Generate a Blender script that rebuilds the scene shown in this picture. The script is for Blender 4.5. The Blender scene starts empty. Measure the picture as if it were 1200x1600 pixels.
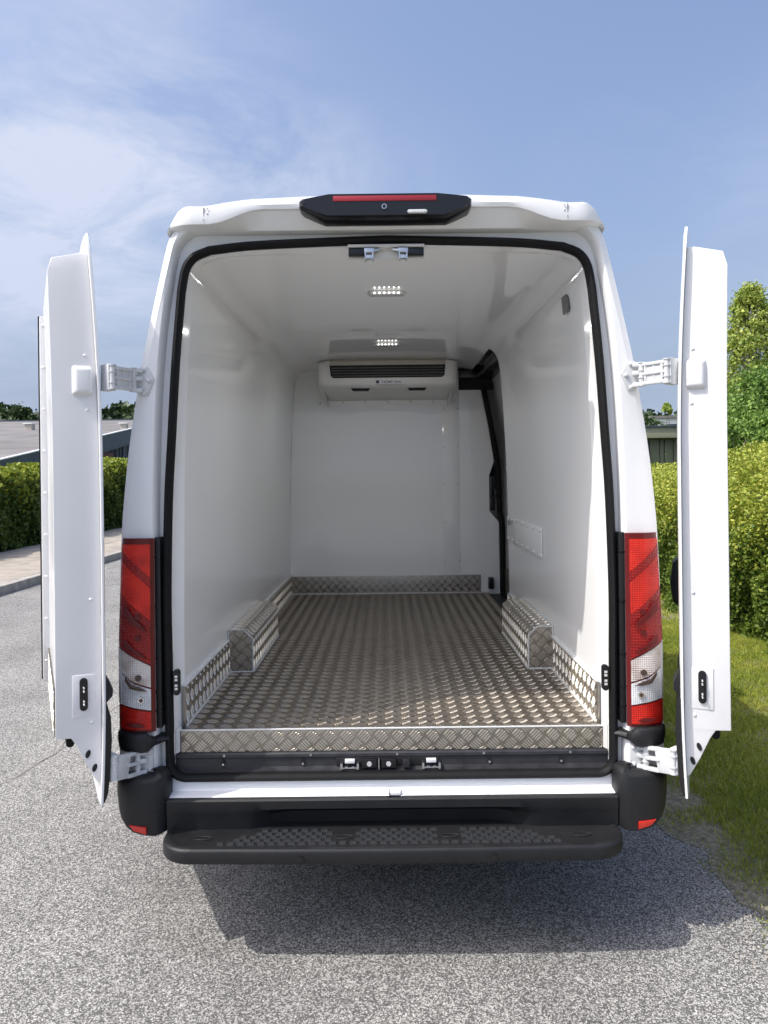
import bpy, bmesh, math, random
import numpy as np
from mathutils import Matrix, Vector, Euler

R = math.radians
rng = np.random.default_rng(7)
random.seed(7)
sc = bpy.context.scene
COL = sc.collection

# ------------------------------------------------------------------ camera
CAM_Z = 1.68
cd = bpy.data.cameras.new("camera")
cd.sensor_width = 36.0
cd.sensor_fit = 'AUTO'
cd.lens = 27.0
cd.shift_x = -7.3 / 1600
cd.shift_y = -58.1 / 1600
cd.clip_start = 0.05
cd.clip_end = 3000
cam = bpy.data.objects.new("camera", cd)
COL.objects.link(cam)
cam.location = (0, 0, CAM_Z)
cam.rotation_euler = (Matrix.Rotation(R(90), 4, 'X') @ Matrix.Rotation(-0.0113, 4, 'Z')).to_euler()
sc.camera = cam

# ------------------------------------------------------------------ light
SUN = Vector((-0.68, -0.30, 1.0)).normalized()       # direction towards the sun
sun_el = math.asin(SUN.z)
sun_az = math.atan2(SUN.x, SUN.y)                      # clockwise from +Y
world = bpy.data.worlds.new("World")
sc.world = world
world.use_nodes = True
wn = world.node_tree
for n in list(wn.nodes):
    wn.nodes.remove(n)
wo = wn.nodes.new('ShaderNodeOutputWorld')
bg = wn.nodes.new('ShaderNodeBackground')
sky = wn.nodes.new('ShaderNodeTexSky')
sky.sky_type = 'NISHITA'
sky.sun_disc = False
sky.sun_elevation = sun_el
sky.sun_rotation = sun_az % (2 * math.pi)
sky.air_density = 1.0
sky.dust_density = 8.0
sky.ozone_density = 2.2
bg.inputs['Strength'].default_value = 0.125
tc = wn.nodes.new('ShaderNodeTexCoord')
sep = wn.nodes.new('ShaderNodeSeparateXYZ')
wn.links.new(tc.outputs['Generated'], sep.inputs[0])
# clouds on a flat layer overhead: divide direction by its height
addz = wn.nodes.new('ShaderNodeMath'); addz.operation = 'MAXIMUM'; addz.inputs[1].default_value = 0.0
wn.links.new(sep.outputs['Z'], addz.inputs[0])
addz2 = wn.nodes.new('ShaderNodeMath'); addz2.operation = 'ADD'; addz2.inputs[1].default_value = 0.22
wn.links.new(addz.outputs[0], addz2.inputs[0])
dx = wn.nodes.new('ShaderNodeMath'); dx.operation = 'DIVIDE'
dy = wn.nodes.new('ShaderNodeMath'); dy.operation = 'DIVIDE'
wn.links.new(sep.outputs['X'], dx.inputs[0]); wn.links.new(addz2.outputs[0], dx.inputs[1])
wn.links.new(sep.outputs['Y'], dy.inputs[0]); wn.links.new(addz2.outputs[0], dy.inputs[1])
comb = wn.nodes.new('ShaderNodeCombineXYZ')
wn.links.new(dx.outputs[0], comb.inputs[0]); wn.links.new(dy.outputs[0], comb.inputs[1])
nz1 = wn.nodes.new('ShaderNodeTexNoise'); nz1.inputs['Scale'].default_value = 0.55
nz1.inputs['Detail'].default_value = 2.0
nz2 = wn.nodes.new('ShaderNodeTexNoise'); nz2.inputs['Scale'].default_value = 2.6
nz2.inputs['Detail'].default_value = 9.0; nz2.inputs['Roughness'].default_value = 0.62
nz2.inputs['Distortion'].default_value = 0.6
mpc = wn.nodes.new('ShaderNodeMapping'); mpc.inputs['Location'].default_value = (3.1, 0.4, 0)
mpc.inputs['Rotation'].default_value = (0, 0, 0.5)
wn.links.new(comb.outputs[0], mpc.inputs['Vector'])
wn.links.new(mpc.outputs[0], nz1.inputs['Vector'])
wn.links.new(mpc.outputs[0], nz2.inputs['Vector'])
# thin streaks everywhere, and one broad pale bank to the left of the view
r1 = wn.nodes.new('ShaderNodeMapRange'); r1.inputs[1].default_value = 0.42; r1.inputs[2].default_value = 0.70
wn.links.new(nz1.outputs['Fac'], r1.inputs[0])
r2 = wn.nodes.new('ShaderNodeMapRange'); r2.inputs[1].default_value = 0.34; r2.inputs[2].default_value = 0.66
wn.links.new(nz2.outputs['Fac'], r2.inputs[0])
bk = wn.nodes.new('ShaderNodeVectorMath'); bk.operation = 'SUBTRACT'; bk.inputs[1].default_value = (-0.80, 1.75, 0)
wn.links.new(comb.outputs[0], bk.inputs[0])
bks = wn.nodes.new('ShaderNodeVectorMath'); bks.operation = 'MULTIPLY'; bks.inputs[1].default_value = (0.85, 1.15, 0)
wn.links.new(bk.outputs[0], bks.inputs[0])
bkl = wn.nodes.new('ShaderNodeVectorMath'); bkl.operation = 'LENGTH'
wn.links.new(bks.outputs[0], bkl.inputs[0])
bkr = wn.nodes.new('ShaderNodeMapRange'); bkr.interpolation_type = 'SMOOTHSTEP'
bkr.inputs[1].default_value = 0.95; bkr.inputs[2].default_value = 0.1; bkr.inputs[3].default_value = 0.0; bkr.inputs[4].default_value = 1.15
wn.links.new(bkl.outputs['Value'], bkr.inputs[0])
cs1 = wn.nodes.new('ShaderNodeMath'); cs1.operation = 'MULTIPLY_ADD'; cs1.inputs[1].default_value = 0.7
wn.links.new(r1.outputs[0], cs1.inputs[0]); wn.links.new(bkr.outputs[0], cs1.inputs[2])
cs0 = wn.nodes.new('ShaderNodeMath'); cs0.operation = 'MULTIPLY_ADD'; cs0.inputs[1].default_value = 1.0; cs0.inputs[2].default_value = 0.06
wn.links.new(r2.outputs[0], cs0.inputs[0])
cm2 = wn.nodes.new('ShaderNodeMath'); cm2.operation = 'MULTIPLY'; cm2.use_clamp = True
wn.links.new(cs1.outputs[0], cm2.inputs[0]); wn.links.new(cs0.outputs[0], cm2.inputs[1])
mixc = wn.nodes.new('ShaderNodeMix'); mixc.data_type = 'RGBA'
mixc.inputs['B'].default_value = (3.0, 3.22, 3.9, 1)
hz_i = wn.nodes.new('ShaderNodeMath'); hz_i.operation = 'MULTIPLY_ADD'; hz_i.inputs[1].default_value = -0.6; hz_i.inputs[2].default_value = 1.0
cm3 = wn.nodes.new('ShaderNodeMath'); cm3.operation = 'MULTIPLY'
wn.links.new(hz_i.outputs[0], cm3.inputs[0]); wn.links.new(cm2.outputs[0], cm3.inputs[1])
wn.links.new(cm3.outputs[0], mixc.inputs['Factor'])
wb = wn.nodes.new('ShaderNodeMix'); wb.data_type = 'RGBA'; wb.blend_type = 'MULTIPLY'; wb.inputs['Factor'].default_value = 1.0
wb.inputs['B'].default_value = (0.93, 0.985, 1.09, 1)       # camera white balance
wn.links.new(sky.outputs[0], wb.inputs['A'])
hz_e = wn.nodes.new('ShaderNodeMath'); hz_e.operation = 'MULTIPLY'; hz_e.inputs[1].default_value = -4.5
wn.links.new(addz.outputs[0], hz_e.inputs[0])
hz_x = wn.nodes.new('ShaderNodeMath'); hz_x.operation = 'EXPONENT'
wn.links.new(hz_e.outputs[0], hz_x.inputs[0])
hz_m = wn.nodes.new('ShaderNodeMix'); hz_m.data_type = 'RGBA'
hz_m.inputs['B'].default_value = (2.0, 2.46, 3.40, 1)
wn.links.new(hz_x.outputs[0], hz_i.inputs[0]); wn.links.new(hz_x.outputs[0], hz_m.inputs['Factor']); wn.links.new(wb.outputs['Result'], hz_m.inputs['A'])
wn.links.new(hz_m.outputs['Result'], mixc.inputs['A'])
wn.links.new(mixc.outputs['Result'], bg.inputs['Color'])
wn.links.new(bg.outputs[0], wo.inputs['Surface'])

sl = bpy.data.lights.new("sun", 'SUN')
sl.energy = 2.15
sl.angle = R(0.6)
sl.color = (1.0, 0.96, 0.89)
so = bpy.data.objects.new("sun", sl)
COL.objects.link(so)
so.rotation_euler = SUN.to_track_quat('Z', 'Y').to_euler()
so.location = (-20, -15, 40)

sc.view_settings.view_transform = 'Standard'
sc.view_settings.look = 'None'
sc.view_settings.exposure = 0.94
sc.view_settings.gamma = 1.0
sc.view_settings.use_curve_mapping = False
sc.render.engine = 'CYCLES'
sc.cycles.max_bounces = 11
sc.cycles.diffuse_bounces = 7
sc.cycles.glossy_bounces = 6
sc.cycles.blur_glossy = 1.0
sc.cycles.transmission_bounces = 6
sc.cycles.caustics_reflective = True
sc.cycles.caustics_refractive = False
sc.cycles.sample_clamp_indirect = 16.0
sc.cycles.use_denoising = True

# ------------------------------------------------------------------ materials
def nodes_of(m):
    return m.node_tree.nodes, m.node_tree.links

def mat(name, col, rough=0.5, metal=0.0, coat=0.0, noise=0.0, nscale=8.0, bump=0.0, bscale=60.0, spec=0.5,
        rvar=0.0, emit=None, estr=0.0):
    """Principled material; slow noise varies colour and gloss, fine noise gives relief."""
    m = bpy.data.materials.new(name)
    m.use_nodes = True
    N, L = nodes_of(m)
    b = N['Principled BSDF']
    b.inputs['Base Color'].default_value = (*col, 1)
    b.inputs['Roughness'].default_value = rough
    b.inputs['Metallic'].default_value = metal
    b.inputs['Coat Weight'].default_value = coat
    b.inputs['Coat Roughness'].default_value = 0.05
    b.inputs['Specular IOR Level'].default_value = spec
    t = N.new('ShaderNodeTexCoord')
    if noise or rvar:
        nz = N.new('ShaderNodeTexNoise')
        nz.inputs['Scale'].default_value = nscale
        nz.inputs['Detail'].default_value = 6
        L.new(t.outputs['Object'], nz.inputs['Vector'])
        if noise:
            mr = N.new('ShaderNodeMapRange')
            mr.inputs[1].default_value = 0.3; mr.inputs[2].default_value = 0.7
            mr.inputs[3].default_value = 1 - noise; mr.inputs[4].default_value = 1 + noise
            L.new(nz.outputs['Fac'], mr.inputs[0])
            mx = N.new('ShaderNodeVectorMath'); mx.operation = 'SCALE'
            mx.inputs[0].default_value = col
            L.new(mr.outputs[0], mx.inputs['Scale'])
            L.new(mx.outputs[0], b.inputs['Base Color'])
        if rvar:
            mr = N.new('ShaderNodeMapRange')
            mr.inputs[1].default_value = 0.3; mr.inputs[2].default_value = 0.7
            mr.inputs[3].default_value = max(0.02, rough - rvar); mr.inputs[4].default_value = rough + rvar
            L.new(nz.outputs['Fac'], mr.inputs[0])
            L.new(mr.outputs[0], b.inputs['Roughness'])
    if bump:
        n2 = N.new('ShaderNodeTexNoise')
        n2.inputs['Scale'].default_value = bscale
        n2.inputs['Detail'].default_value = 3
        L.new(t.outputs['Object'], n2.inputs['Vector'])
        bp = N.new('ShaderNodeBump')
        bp.inputs['Strength'].default_value = bump
        bp.inputs['Distance'].default_value = 0.004
        L.new(n2.outputs['Fac'], bp.inputs['Height'])
        L.new(bp.outputs[0], b.inputs['Normal'])
    if emit:
        b.inputs['Emission Color'].default_value = (*emit, 1)
        b.inputs['Emission Strength'].default_value = estr
    return m

M = {}
M['paint'] = mat('white_paint', (0.80, 0.805, 0.81), 0.32, coat=0.6, noise=0.01, nscale=2)
M['door_white'] = mat('door_white', (0.73, 0.73, 0.735), 0.30, coat=0.3, noise=0.012, nscale=3)
M['lining'] = mat('lining_gelcoat', (0.93, 0.932, 0.93), 0.09, spec=0.6, noise=0.012, nscale=1.5, bump=0.02, bscale=2.0, rvar=0.03)
M['ceiling'] = mat('ceiling_gelcoat', (0.93, 0.932, 0.93), 0.045, spec=0.8, noise=0.012, nscale=1.5)
M['unit'] = mat('unit_plastic', (0.72, 0.71, 0.69), 0.35, noise=0.02)
M['unit_beige'] = mat('unit_beige', (0.48, 0.44, 0.38), 0.45, noise=0.05)
M['rubber'] = mat('rubber', (0.006, 0.006, 0.007), 0.65, noise=0.2, nscale=30, spec=0.25)
M['plastic'] = mat('black_plastic', (0.012, 0.0125, 0.014), 0.46, spec=0.4, noise=0.12, nscale=12, bump=0.25, bscale=420, rvar=0.05)
M['tread_pad'] = mat('tread_pad', (0.028, 0.029, 0.031), 0.36, noise=0.1, nscale=30)
M['plastic2'] = mat('sill_plastic', (0.020, 0.020, 0.024), 0.42, noise=0.25, nscale=20, bump=0.15, bscale=300, rvar=0.1)
M['gloss_black'] = mat('gloss_black', (0.008, 0.008, 0.010), 0.22, noise=0.1)
M['dark'] = mat('dark_void', (0.006, 0.006, 0.007), 0.7, noise=0.2)
M['steel'] = mat('zinc_steel', (0.62, 0.64, 0.66), 0.28, metal=1.0, noise=0.08, nscale=40)
M['hinge'] = mat('hinge_paint', (0.60, 0.61, 0.62), 0.36, coat=0.2, noise=0.04, nscale=30)
M['caulk'] = mat('sealant', (0.62, 0.62, 0.60), 0.45, noise=0.08, nscale=60, bump=0.3, bscale=150)
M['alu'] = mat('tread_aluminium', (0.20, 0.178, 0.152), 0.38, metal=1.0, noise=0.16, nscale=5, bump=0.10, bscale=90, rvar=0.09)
M['alu_bar'] = mat('tread_aluminium_bar', (0.36, 0.325, 0.28), 0.42, metal=1.0, noise=0.08, nscale=9, rvar=0.05)  # floor bars, darkened in colour the same way
M['alu_lit'] = mat('lit_aluminium', (0.36, 0.33, 0.29), 0.36, metal=1.0, noise=0.12, nscale=5, bump=0.08, bscale=90, rvar=0.07)  # same aluminium in a brighter copy, reflected light put into its colour
M['alu_bar_lit'] = mat('lit_aluminium_bar', (0.70, 0.655, 0.585), 0.38, metal=1.0, noise=0.06, nscale=9, rvar=0.05)  # bars of the brighter copy, colour raised for the light they catch
M['alu_edge'] = mat('aluminium_trim', (0.80, 0.80, 0.79), 0.35, metal=0.3, noise=0.05, nscale=40)
M['tread_lining_door'] = mat('sliding_door_inner', (0.55, 0.55, 0.55), 0.35, noise=0.05)
M['led'] = mat('led', (0.9, 0.9, 0.9), 0.4, emit=(1.0, 0.98, 0.94), estr=2.6)
M['lamp_lens'] = mat('lamp_lens', (0.62, 0.62, 0.62), 0.2, coat=0.5, noise=0.05)
M['red_strip'] = mat('red_strip', (0.33, 0.008, 0.016), 0.25, coat=0.6, noise=0.05)
M['reflector'] = mat('red_reflector', (0.48, 0.018, 0.010), 0.22, coat=0.8, noise=0.12, nscale=60)
M['label_white'] = mat('label_white', (0.72, 0.73, 0.75), 0.4, noise=0.02)
M['label_ink'] = mat('label_ink', (0.02, 0.025, 0.06), 0.5, noise=0.1)
M['sticker'] = mat('grey_sticker', (0.16, 0.16, 0.16), 0.5, noise=0.2, nscale=80)
M['tyre'] = mat('tyre_rubber', (0.02, 0.02, 0.02), 0.8, noise=0.2, bump=0.4, bscale=120)
M['kerb'] = mat('kerb_concrete', (0.34, 0.32, 0.29), 0.9, noise=0.22, nscale=9, bump=0.4, bscale=90)
M['slab'] = mat('slab_concrete', (0.34, 0.30, 0.255), 0.9, noise=0.2, nscale=3, bump=0.35, bscale=90)
M['pave_bed'] = mat('paving_bed', (0.22, 0.20, 0.17), 0.95, noise=0.25, nscale=10, bump=0.4)
M['roof_felt'] = mat('roof_felt', (0.175, 0.165, 0.16), 0.9, noise=0.22, nscale=0.6, bump=0.3, bscale=20)
M['fascia'] = mat('blue_grey_cladding', (0.075, 0.10, 0.14), 0.55, noise=0.12, nscale=2)
M['wall_blue'] = mat('dark_blue_wall', (0.045, 0.062, 0.095), 0.6, noise=0.12, nscale=2)
M['red_brown'] = mat('red_brown_panel', (0.20, 0.035, 0.025), 0.55, noise=0.1)
M['white_wall'] = mat('far_white_wall', (0.72, 0.72, 0.72), 0.8, noise=0.05)
M['glass_dark'] = mat('far_glass', (0.03, 0.04, 0.05), 0.1, noise=0.05)
M['shed'] = mat('shed_cladding', (0.15, 0.165, 0.11), 0.6, noise=0.12, nscale=3)
M['shed_trim'] = mat('shed_trim', (0.24, 0.25, 0.18), 0.55, noise=0.1, nscale=3)
M['bark'] = mat('bark', (0.13, 0.105, 0.08), 0.9, noise=0.3, nscale=6, bump=0.6, bscale=25)
M['bark_pale'] = mat('bark_pale', (0.34, 0.32, 0.28), 0.85, noise=0.3, nscale=6, bump=0.4, bscale=25)
M['soil'] = mat('soil', (0.20, 0.18, 0.12), 0.95, noise=0.45, nscale=40, bump=0.6, bscale=60)
M['far_ground'] = mat('far_ground', (0.075, 0.095, 0.035), 0.95, noise=0.35, nscale=0.3, bump=0.3, bscale=5)

def leaf_mat(name, c1, c2, transl=0.3, rough=0.5):
    """Leaf colour from a per-leaf random tint attribute."""
    m = bpy.data.materials.new(name)
    m.use_nodes = True
    N, L = nodes_of(m)
    b = N['Principled BSDF']
    b.inputs['Roughness'].default_value = rough
    b.inputs['Specular IOR Level'].default_value = 0.35
    at = N.new('ShaderNodeAttribute'); at.attribute_name = 'tint'
    cr = N.new('ShaderNodeMix'); cr.data_type = 'RGBA'
    cr.inputs['A'].default_value = (*c1, 1); cr.inputs['B'].default_value = (*c2, 1)
    L.new(at.outputs['Fac'], cr.inputs['Factor'])
    L.new(cr.outputs['Result'], b.inputs['Base Color'])
    tr = N.new('ShaderNodeBsdfTranslucent')
    L.new(cr.outputs['Result'], tr.inputs['Color'])
    mx = N.new('ShaderNodeMixShader'); mx.inputs[0].default_value = transl
    L.new(b.outputs[0], mx.inputs[1]); L.new(tr.outputs[0], mx.inputs[2])
    L.new(mx.outputs[0], N['Material Output'].inputs['Surface'])
    return m

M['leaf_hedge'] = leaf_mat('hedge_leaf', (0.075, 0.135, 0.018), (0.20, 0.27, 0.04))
M['leaf_young'] = leaf_mat('young_leaf', (0.19, 0.28, 0.028), (0.54, 0.53, 0.10))  # young-leaf colour, brightened to stand in for sun on the hedge top
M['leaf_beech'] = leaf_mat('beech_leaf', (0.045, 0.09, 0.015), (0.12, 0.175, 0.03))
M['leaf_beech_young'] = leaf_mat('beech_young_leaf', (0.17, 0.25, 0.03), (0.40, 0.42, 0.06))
M['leaf_poplar'] = leaf_mat('poplar_leaf', (0.20, 0.30, 0.055), (0.52, 0.56, 0.13))
M['leaf_tree'] = leaf_mat('tree_leaf', (0.11, 0.20, 0.04), (0.25, 0.38, 0.075))
M['leaf_far'] = leaf_mat('far_leaf', (0.035, 0.065, 0.022), (0.075, 0.12, 0.04), 0.15)
M['leaf_dark'] = leaf_mat('spruce_leaf', (0.022, 0.042, 0.022), (0.050, 0.080, 0.035), 0.1)
M['grass'] = leaf_mat('grass_blade', (0.15, 0.245, 0.022), (0.47, 0.45, 0.07), 0.3)

def asphalt():
    m = bpy.data.materials.new('speckled_asphalt'); m.use_nodes = True
    N, L = nodes_of(m); b = N['Principled BSDF']
    t = N.new('ShaderNodeTexCoord')
    v = N.new('ShaderNodeTexVoronoi'); v.inputs['Scale'].default_value = 245; v.inputs['Randomness'].default_value = 1.0
    wob = N.new('ShaderNodeTexNoise'); wob.inputs['Scale'].default_value = 90; wob.inputs['Detail'].default_value = 2
    L.new(t.outputs['Object'], wob.inputs['Vector'])
    wadd = N.new('ShaderNodeVectorMath'); wadd.operation = 'MULTIPLY_ADD'
    wadd.inputs[1].default_value = (0.012, 0.012, 0.0)
    L.new(wob.outputs['Color'], wadd.inputs[0]); L.new(t.outputs['Object'], wadd.inputs[2])
    L.new(wadd.outputs[0], v.inputs['Vector'])
    sx = N.new('ShaderNodeSeparateColor'); L.new(v.outputs['Color'], sx.inputs[0])
    ramp = N.new('ShaderNodeValToRGB')
    e = ramp.color_ramp.elements
    e[0].position = 0.0; e[0].color = (0.085, 0.083, 0.080, 1)
    e[1].position = 1.0; e[1].color = (0.62, 0.60, 0.565, 1)
    a = e.new(0.50); a.color = (0.145, 0.141, 0.135, 1)
    a = e.new(0.60); a.color = (0.34, 0.33, 0.31, 1)
    L.new(sx.outputs[0], ramp.inputs[0])
    # slow stains and wear
    n1 = N.new('ShaderNodeTexNoise'); n1.inputs['Scale'].default_value = 1.3; n1.inputs['Detail'].default_value = 7
    n1.inputs['Roughness'].default_value = 0.65
    L.new(t.outputs['Object'], n1.inputs['Vector'])
    mr = N.new('ShaderNodeMapRange'); mr.inputs[1].default_value = 0.3; mr.inputs[2].default_value = 0.72
    mr.inputs[3].default_value = 0.76; mr.inputs[4].default_value = 1.18
    L.new(n1.outputs['Fac'], mr.inputs[0])
    # stone edges darker (the bitumen between the chippings)
    v2 = N.new('ShaderNodeTexVoronoi'); v2.feature = 'DISTANCE_TO_EDGE'; v2.inputs['Scale'].default_value = 245
    L.new(wadd.outputs[0], v2.inputs['Vector'])
    er = N.new('ShaderNodeMapRange'); er.inputs[1].default_value = 0.0; er.inputs[2].default_value = 0.12
    er.inputs[3].default_value = 0.55; er.inputs[4].default_value = 1.0
    L.new(v2.outputs['Distance'], er.inputs[0])
    mm = N.new('ShaderNodeMath'); mm.operation = 'MULTIPLY'
    L.new(mr.outputs[0], mm.inputs[0]); L.new(er.outputs[0], mm.inputs[1])
    sc_ = N.new('ShaderNodeVectorMath'); sc_.operation = 'SCALE'
    L.new(ramp.outputs[0], sc_.inputs[0]); L.new(mm.outputs[0], sc_.inputs['Scale'])
    L.new(sc_.outputs[0], b.inputs['Base Color'])
    b.inputs['Roughness'].default_value = 0.85
    bp = N.new('ShaderNodeBump'); bp.inputs['Strength'].default_value = 0.7; bp.inputs['Distance'].default_value = 0.004
    mh = N.new('ShaderNodeMath'); mh.operation = 'MULTIPLY'
    L.new(er.outputs[0], mh.inputs[0]); L.new(sx.outputs[1], mh.inputs[1])
    L.new(mh.outputs[0], bp.inputs['Height'])
    L.new(bp.outputs[0], b.inputs['Normal'])
    return m
M['asphalt'] = asphalt()

def lens_mat(name, c_lo, c_hi, scale, rough=0.12, metal=0.0):
    """Moulded prisms behind a clear coat: a square lattice in relief and tone."""
    m = bpy.data.materials.new(name); m.use_nodes = True
    N, L = nodes_of(m); b = N['Principled BSDF']
    t = N.new('ShaderNodeTexCoord')
    mp = N.new('ShaderNodeMapping'); mp.inputs['Scale'].default_value = (scale, scale * 0.2, scale)
    L.new(t.outputs['Object'], mp.inputs['Vector'])
    w1 = N.new('ShaderNodeTexWave'); w1.bands_direction = 'X'; w1.inputs['Scale'].default_value = 1.0
    w2 = N.new('ShaderNodeTexWave'); w2.bands_direction = 'Z'; w2.inputs['Scale'].default_value = 1.0
    for w in (w1, w2):
        w.inputs['Distortion'].default_value = 0.4; w.inputs['Detail'].default_value = 0
        L.new(mp.outputs[0], w.inputs['Vector'])
    mu = N.new('ShaderNodeMath'); mu.operation = 'MULTIPLY'
    L.new(w1.outputs['Fac'], mu.inputs[0]); L.new(w2.outputs['Fac'], mu.inputs[1])
    n1 = N.new('ShaderNodeTexNoise'); n1.inputs['Scale'].default_value = 14; n1.inputs['Detail'].default_value = 1
    L.new(t.outputs['Object'], n1.inputs['Vector'])
    m2 = N.new('ShaderNodeMath'); m2.operation = 'MULTIPLY_ADD'; m2.inputs[1].default_value = 0.5
    nn = N.new('ShaderNodeMapRange'); nn.inputs[1].default_value = 0.35; nn.inputs[2].default_value = 0.65
    nn.inputs[3].default_value = 0.12; nn.inputs[4].default_value = 0.55
    L.new(n1.outputs['Fac'], nn.inputs[0])
    L.new(mu.outputs[0], m2.inputs[0]); L.new(nn.outputs[0], m2.inputs[2])
    mx = N.new('ShaderNodeMix'); mx.data_type = 'RGBA'; mx.clamp_factor = True
    mx.inputs['A'].default_value = (*c_lo, 1); mx.inputs['B'].default_value = (*c_hi, 1)
    L.new(m2.outputs[0], mx.inputs['Factor'])
    L.new(mx.outputs['Result'], b.inputs['Base Color'])
    b.inputs['Roughness'].default_value = 0.35; b.inputs['Metallic'].default_value = metal
    b.inputs['Coat Weight'].default_value = 0.35; b.inputs['Coat Roughness'].default_value = 0.03; b.inputs['Specular IOR Level'].default_value = 0.25
    bp = N.new('ShaderNodeBump'); bp.inputs['Strength'].default_value = 0.6; bp.inputs['Distance'].default_value = 0.004
    L.new(mu.outputs[0], bp.inputs['Height'])
    L.new(bp.outputs[0], b.inputs['Normal'])
    return m
M['lens_red'] = lens_mat('red_prism_lens', (0.36, 0.007, 0.005), (0.80, 0.030, 0.012), 40)
M['lens_red_plain'] = lens_mat('red_plain_lens', (0.20, 0.006, 0.005), (0.34, 0.010, 0.008), 30)
M['lens_dark'] = mat('dark_red_lens', (0.11, 0.006, 0.007), 0.35, coat=0.25, noise=0.15, spec=0.3)
M['lens_clear'] = lens_mat('clear_prism_lens', (0.48, 0.48, 0.49), (0.97, 0.97, 0.98), 44, metal=0.0)
M['lens_amber'] = lens_mat('amber_tinted_lens', (0.30, 0.21, 0.16), (0.92, 0.88, 0.84), 40, metal=0.0)
M['lens_smoke'] = mat('smoked_lens', (0.085, 0.055, 0.045), 0.35, coat=0.25, noise=0.2, spec=0.3)
M['chrome'] = mat('reflector_chrome', (0.75, 0.75, 0.77), 0.15, metal=1.0, noise=0.05)

# ------------------------------------------------------------------ mesh helpers
def world_of(o):
    m = o.matrix_basis.copy()
    if o.parent:
        return world_of(o.parent) @ o.matrix_parent_inverse @ m
    return m

def put(o, parent=None, local=False):
    COL.objects.link(o)
    while parent is not None and parent.parent and parent.parent.parent:   # thing > part > sub-part, no deeper
        parent = parent.parent
    if parent is not None:
        o.parent = parent
        if not local:
            o.matrix_parent_inverse = world_of(parent).inverted()
    return o

def tag(o, label, cat, group=None):
    o['label'] = label
    o['category'] = cat
    if group:
        o['group'] = group
    return o

def empty(name, loc, rz=0.0):
    o = bpy.data.objects.new(name, None)
    o.empty_display_size = 0.2
    COL.objects.link(o)
    o.location = loc
    o.rotation_euler = (0, 0, rz)
    return o

def finish(me, smooth=None):
    if smooth is not None:
        me.polygons.foreach_set('use_smooth', [True] * len(me.polygons))
        me.set_sharp_from_angle(angle=R(smooth))
    return me

def mesh(name, verts, faces, m, parent=None, local=False, smooth=None, bevel=0.0, bseg=2, fix=True):
    me = bpy.data.meshes.new(name)
    me.from_pydata([tuple(map(float, v)) for v in verts], [], [tuple(f) for f in faces])
    if fix or bevel:
        bm = bmesh.new(); bm.from_mesh(me)
        bmesh.ops.remove_doubles(bm, verts=bm.verts, dist=1e-6)
        if fix:
            bmesh.ops.recalc_face_normals(bm, faces=bm.faces)
        if bevel:
            es = [e for e in bm.edges if len(e.link_faces) == 2 and e.calc_face_angle(0) > R(25)]
            bmesh.ops.bevel(bm, geom=es, offset=bevel, segments=bseg, profile=0.6, affect='EDGES', clamp_overlap=True)
        bm.to_mesh(me); bm.free()
        if bevel and smooth is None:
            smooth = 40
    me.materials.append(M[m] if isinstance(m, str) else m)
    finish(me, smooth)
    o = bpy.data.objects.new(name, me)
    return put(o, parent, local)

def box_vf(x0, x1, y0, y1, z0, z1):
    v = [(x0, y0, z0), (x1, y0, z0), (x1, y1, z0), (x0, y1, z0), (x0, y0, z1), (x1, y0, z1), (x1, y1, z1), (x0, y1, z1)]
    f = [(0, 3, 2, 1), (4, 5, 6, 7), (0, 1, 5, 4), (1, 2, 6, 5), (2, 3, 7, 6), (3, 0, 4, 7)]
    return v, f

def box(name, x0, x1, y0, y1, z0, z1, m, parent=None, bevel=0.003, local=False):
    v, f = box_vf(min(x0, x1), max(x0, x1), min(y0, y1), max(y0, y1), min(z0, z1), max(z0, z1))
    return mesh(name, v, f, m, parent, local, bevel=bevel)

class MB:
    """Collects shapes into one mesh."""
    def __init__(s): s.v = []; s.f = []
    def add(s, v, f):
        k = len(s.v); s.v += [tuple(p) for p in v]; s.f += [tuple(i + k for i in q) for q in f]; return s
    def box(s, *a): return s.add(*box_vf(*a))
    def cyl(s, p, q, r, n=12, r2=None):
        p = Vector(p); q = Vector(q); d = (q - p).normalized()
        a = d.orthogonal().normalized(); b = d.cross(a); r2 = r if r2 is None else r2
        v = []
        for c, rr in ((p, r), (q, r2)):
            v += [c + a * (rr * math.cos(2 * math.pi * i / n)) + b * (rr * math.sin(2 * math.pi * i / n)) for i in range(n)]
        f = [(i, (i + 1) % n, n + (i + 1) % n, n + i) for i in range(n)]
        f += [tuple(range(n - 1, -1, -1)), tuple(range(n, 2 * n))]
        return s.add(v, f)
    def obox(s, p, q, w, h, up=(0, 0, 1)):
        """bar from p to q with width w (sideways) and height h (along up)"""
        p = Vector(p); q = Vector(q); d = (q - p).normalized(); u = Vector(up); sd = d.cross(u).normalized(); u = sd.cross(d)
        v = []
        for c in (p, q):
            v += [c - sd * w / 2 - u * h / 2, c + sd * w / 2 - u * h / 2, c + sd * w / 2 + u * h / 2, c - sd * w / 2 + u * h / 2]
        return s.add(v, [(0, 1, 2, 3), (7, 6, 5, 4), (0, 4, 5, 1), (1, 5, 6, 2), (2, 6, 7, 3), (3, 7, 4, 0)])
    def prism(s, pts, d):
        """polygon points (3-D, in order) swept by vector d"""
        d = Vector(d); n = len(pts); a = [Vector(p) for p in pts]; b = [p + d for p in a]
        f = [tuple(range(n)), tuple(range(2 * n - 1, n - 1, -1))] + [(i, n + i, n + (i + 1) % n, (i + 1) % n) for i in range(n)]
        return s.add(a + b, f)
    def build(s, name, m, parent=None, local=False, smooth=None, bevel=0.0, bseg=2):
        return mesh(name, s.v, s.f, m, parent, local, smooth, bevel, bseg)

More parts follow.
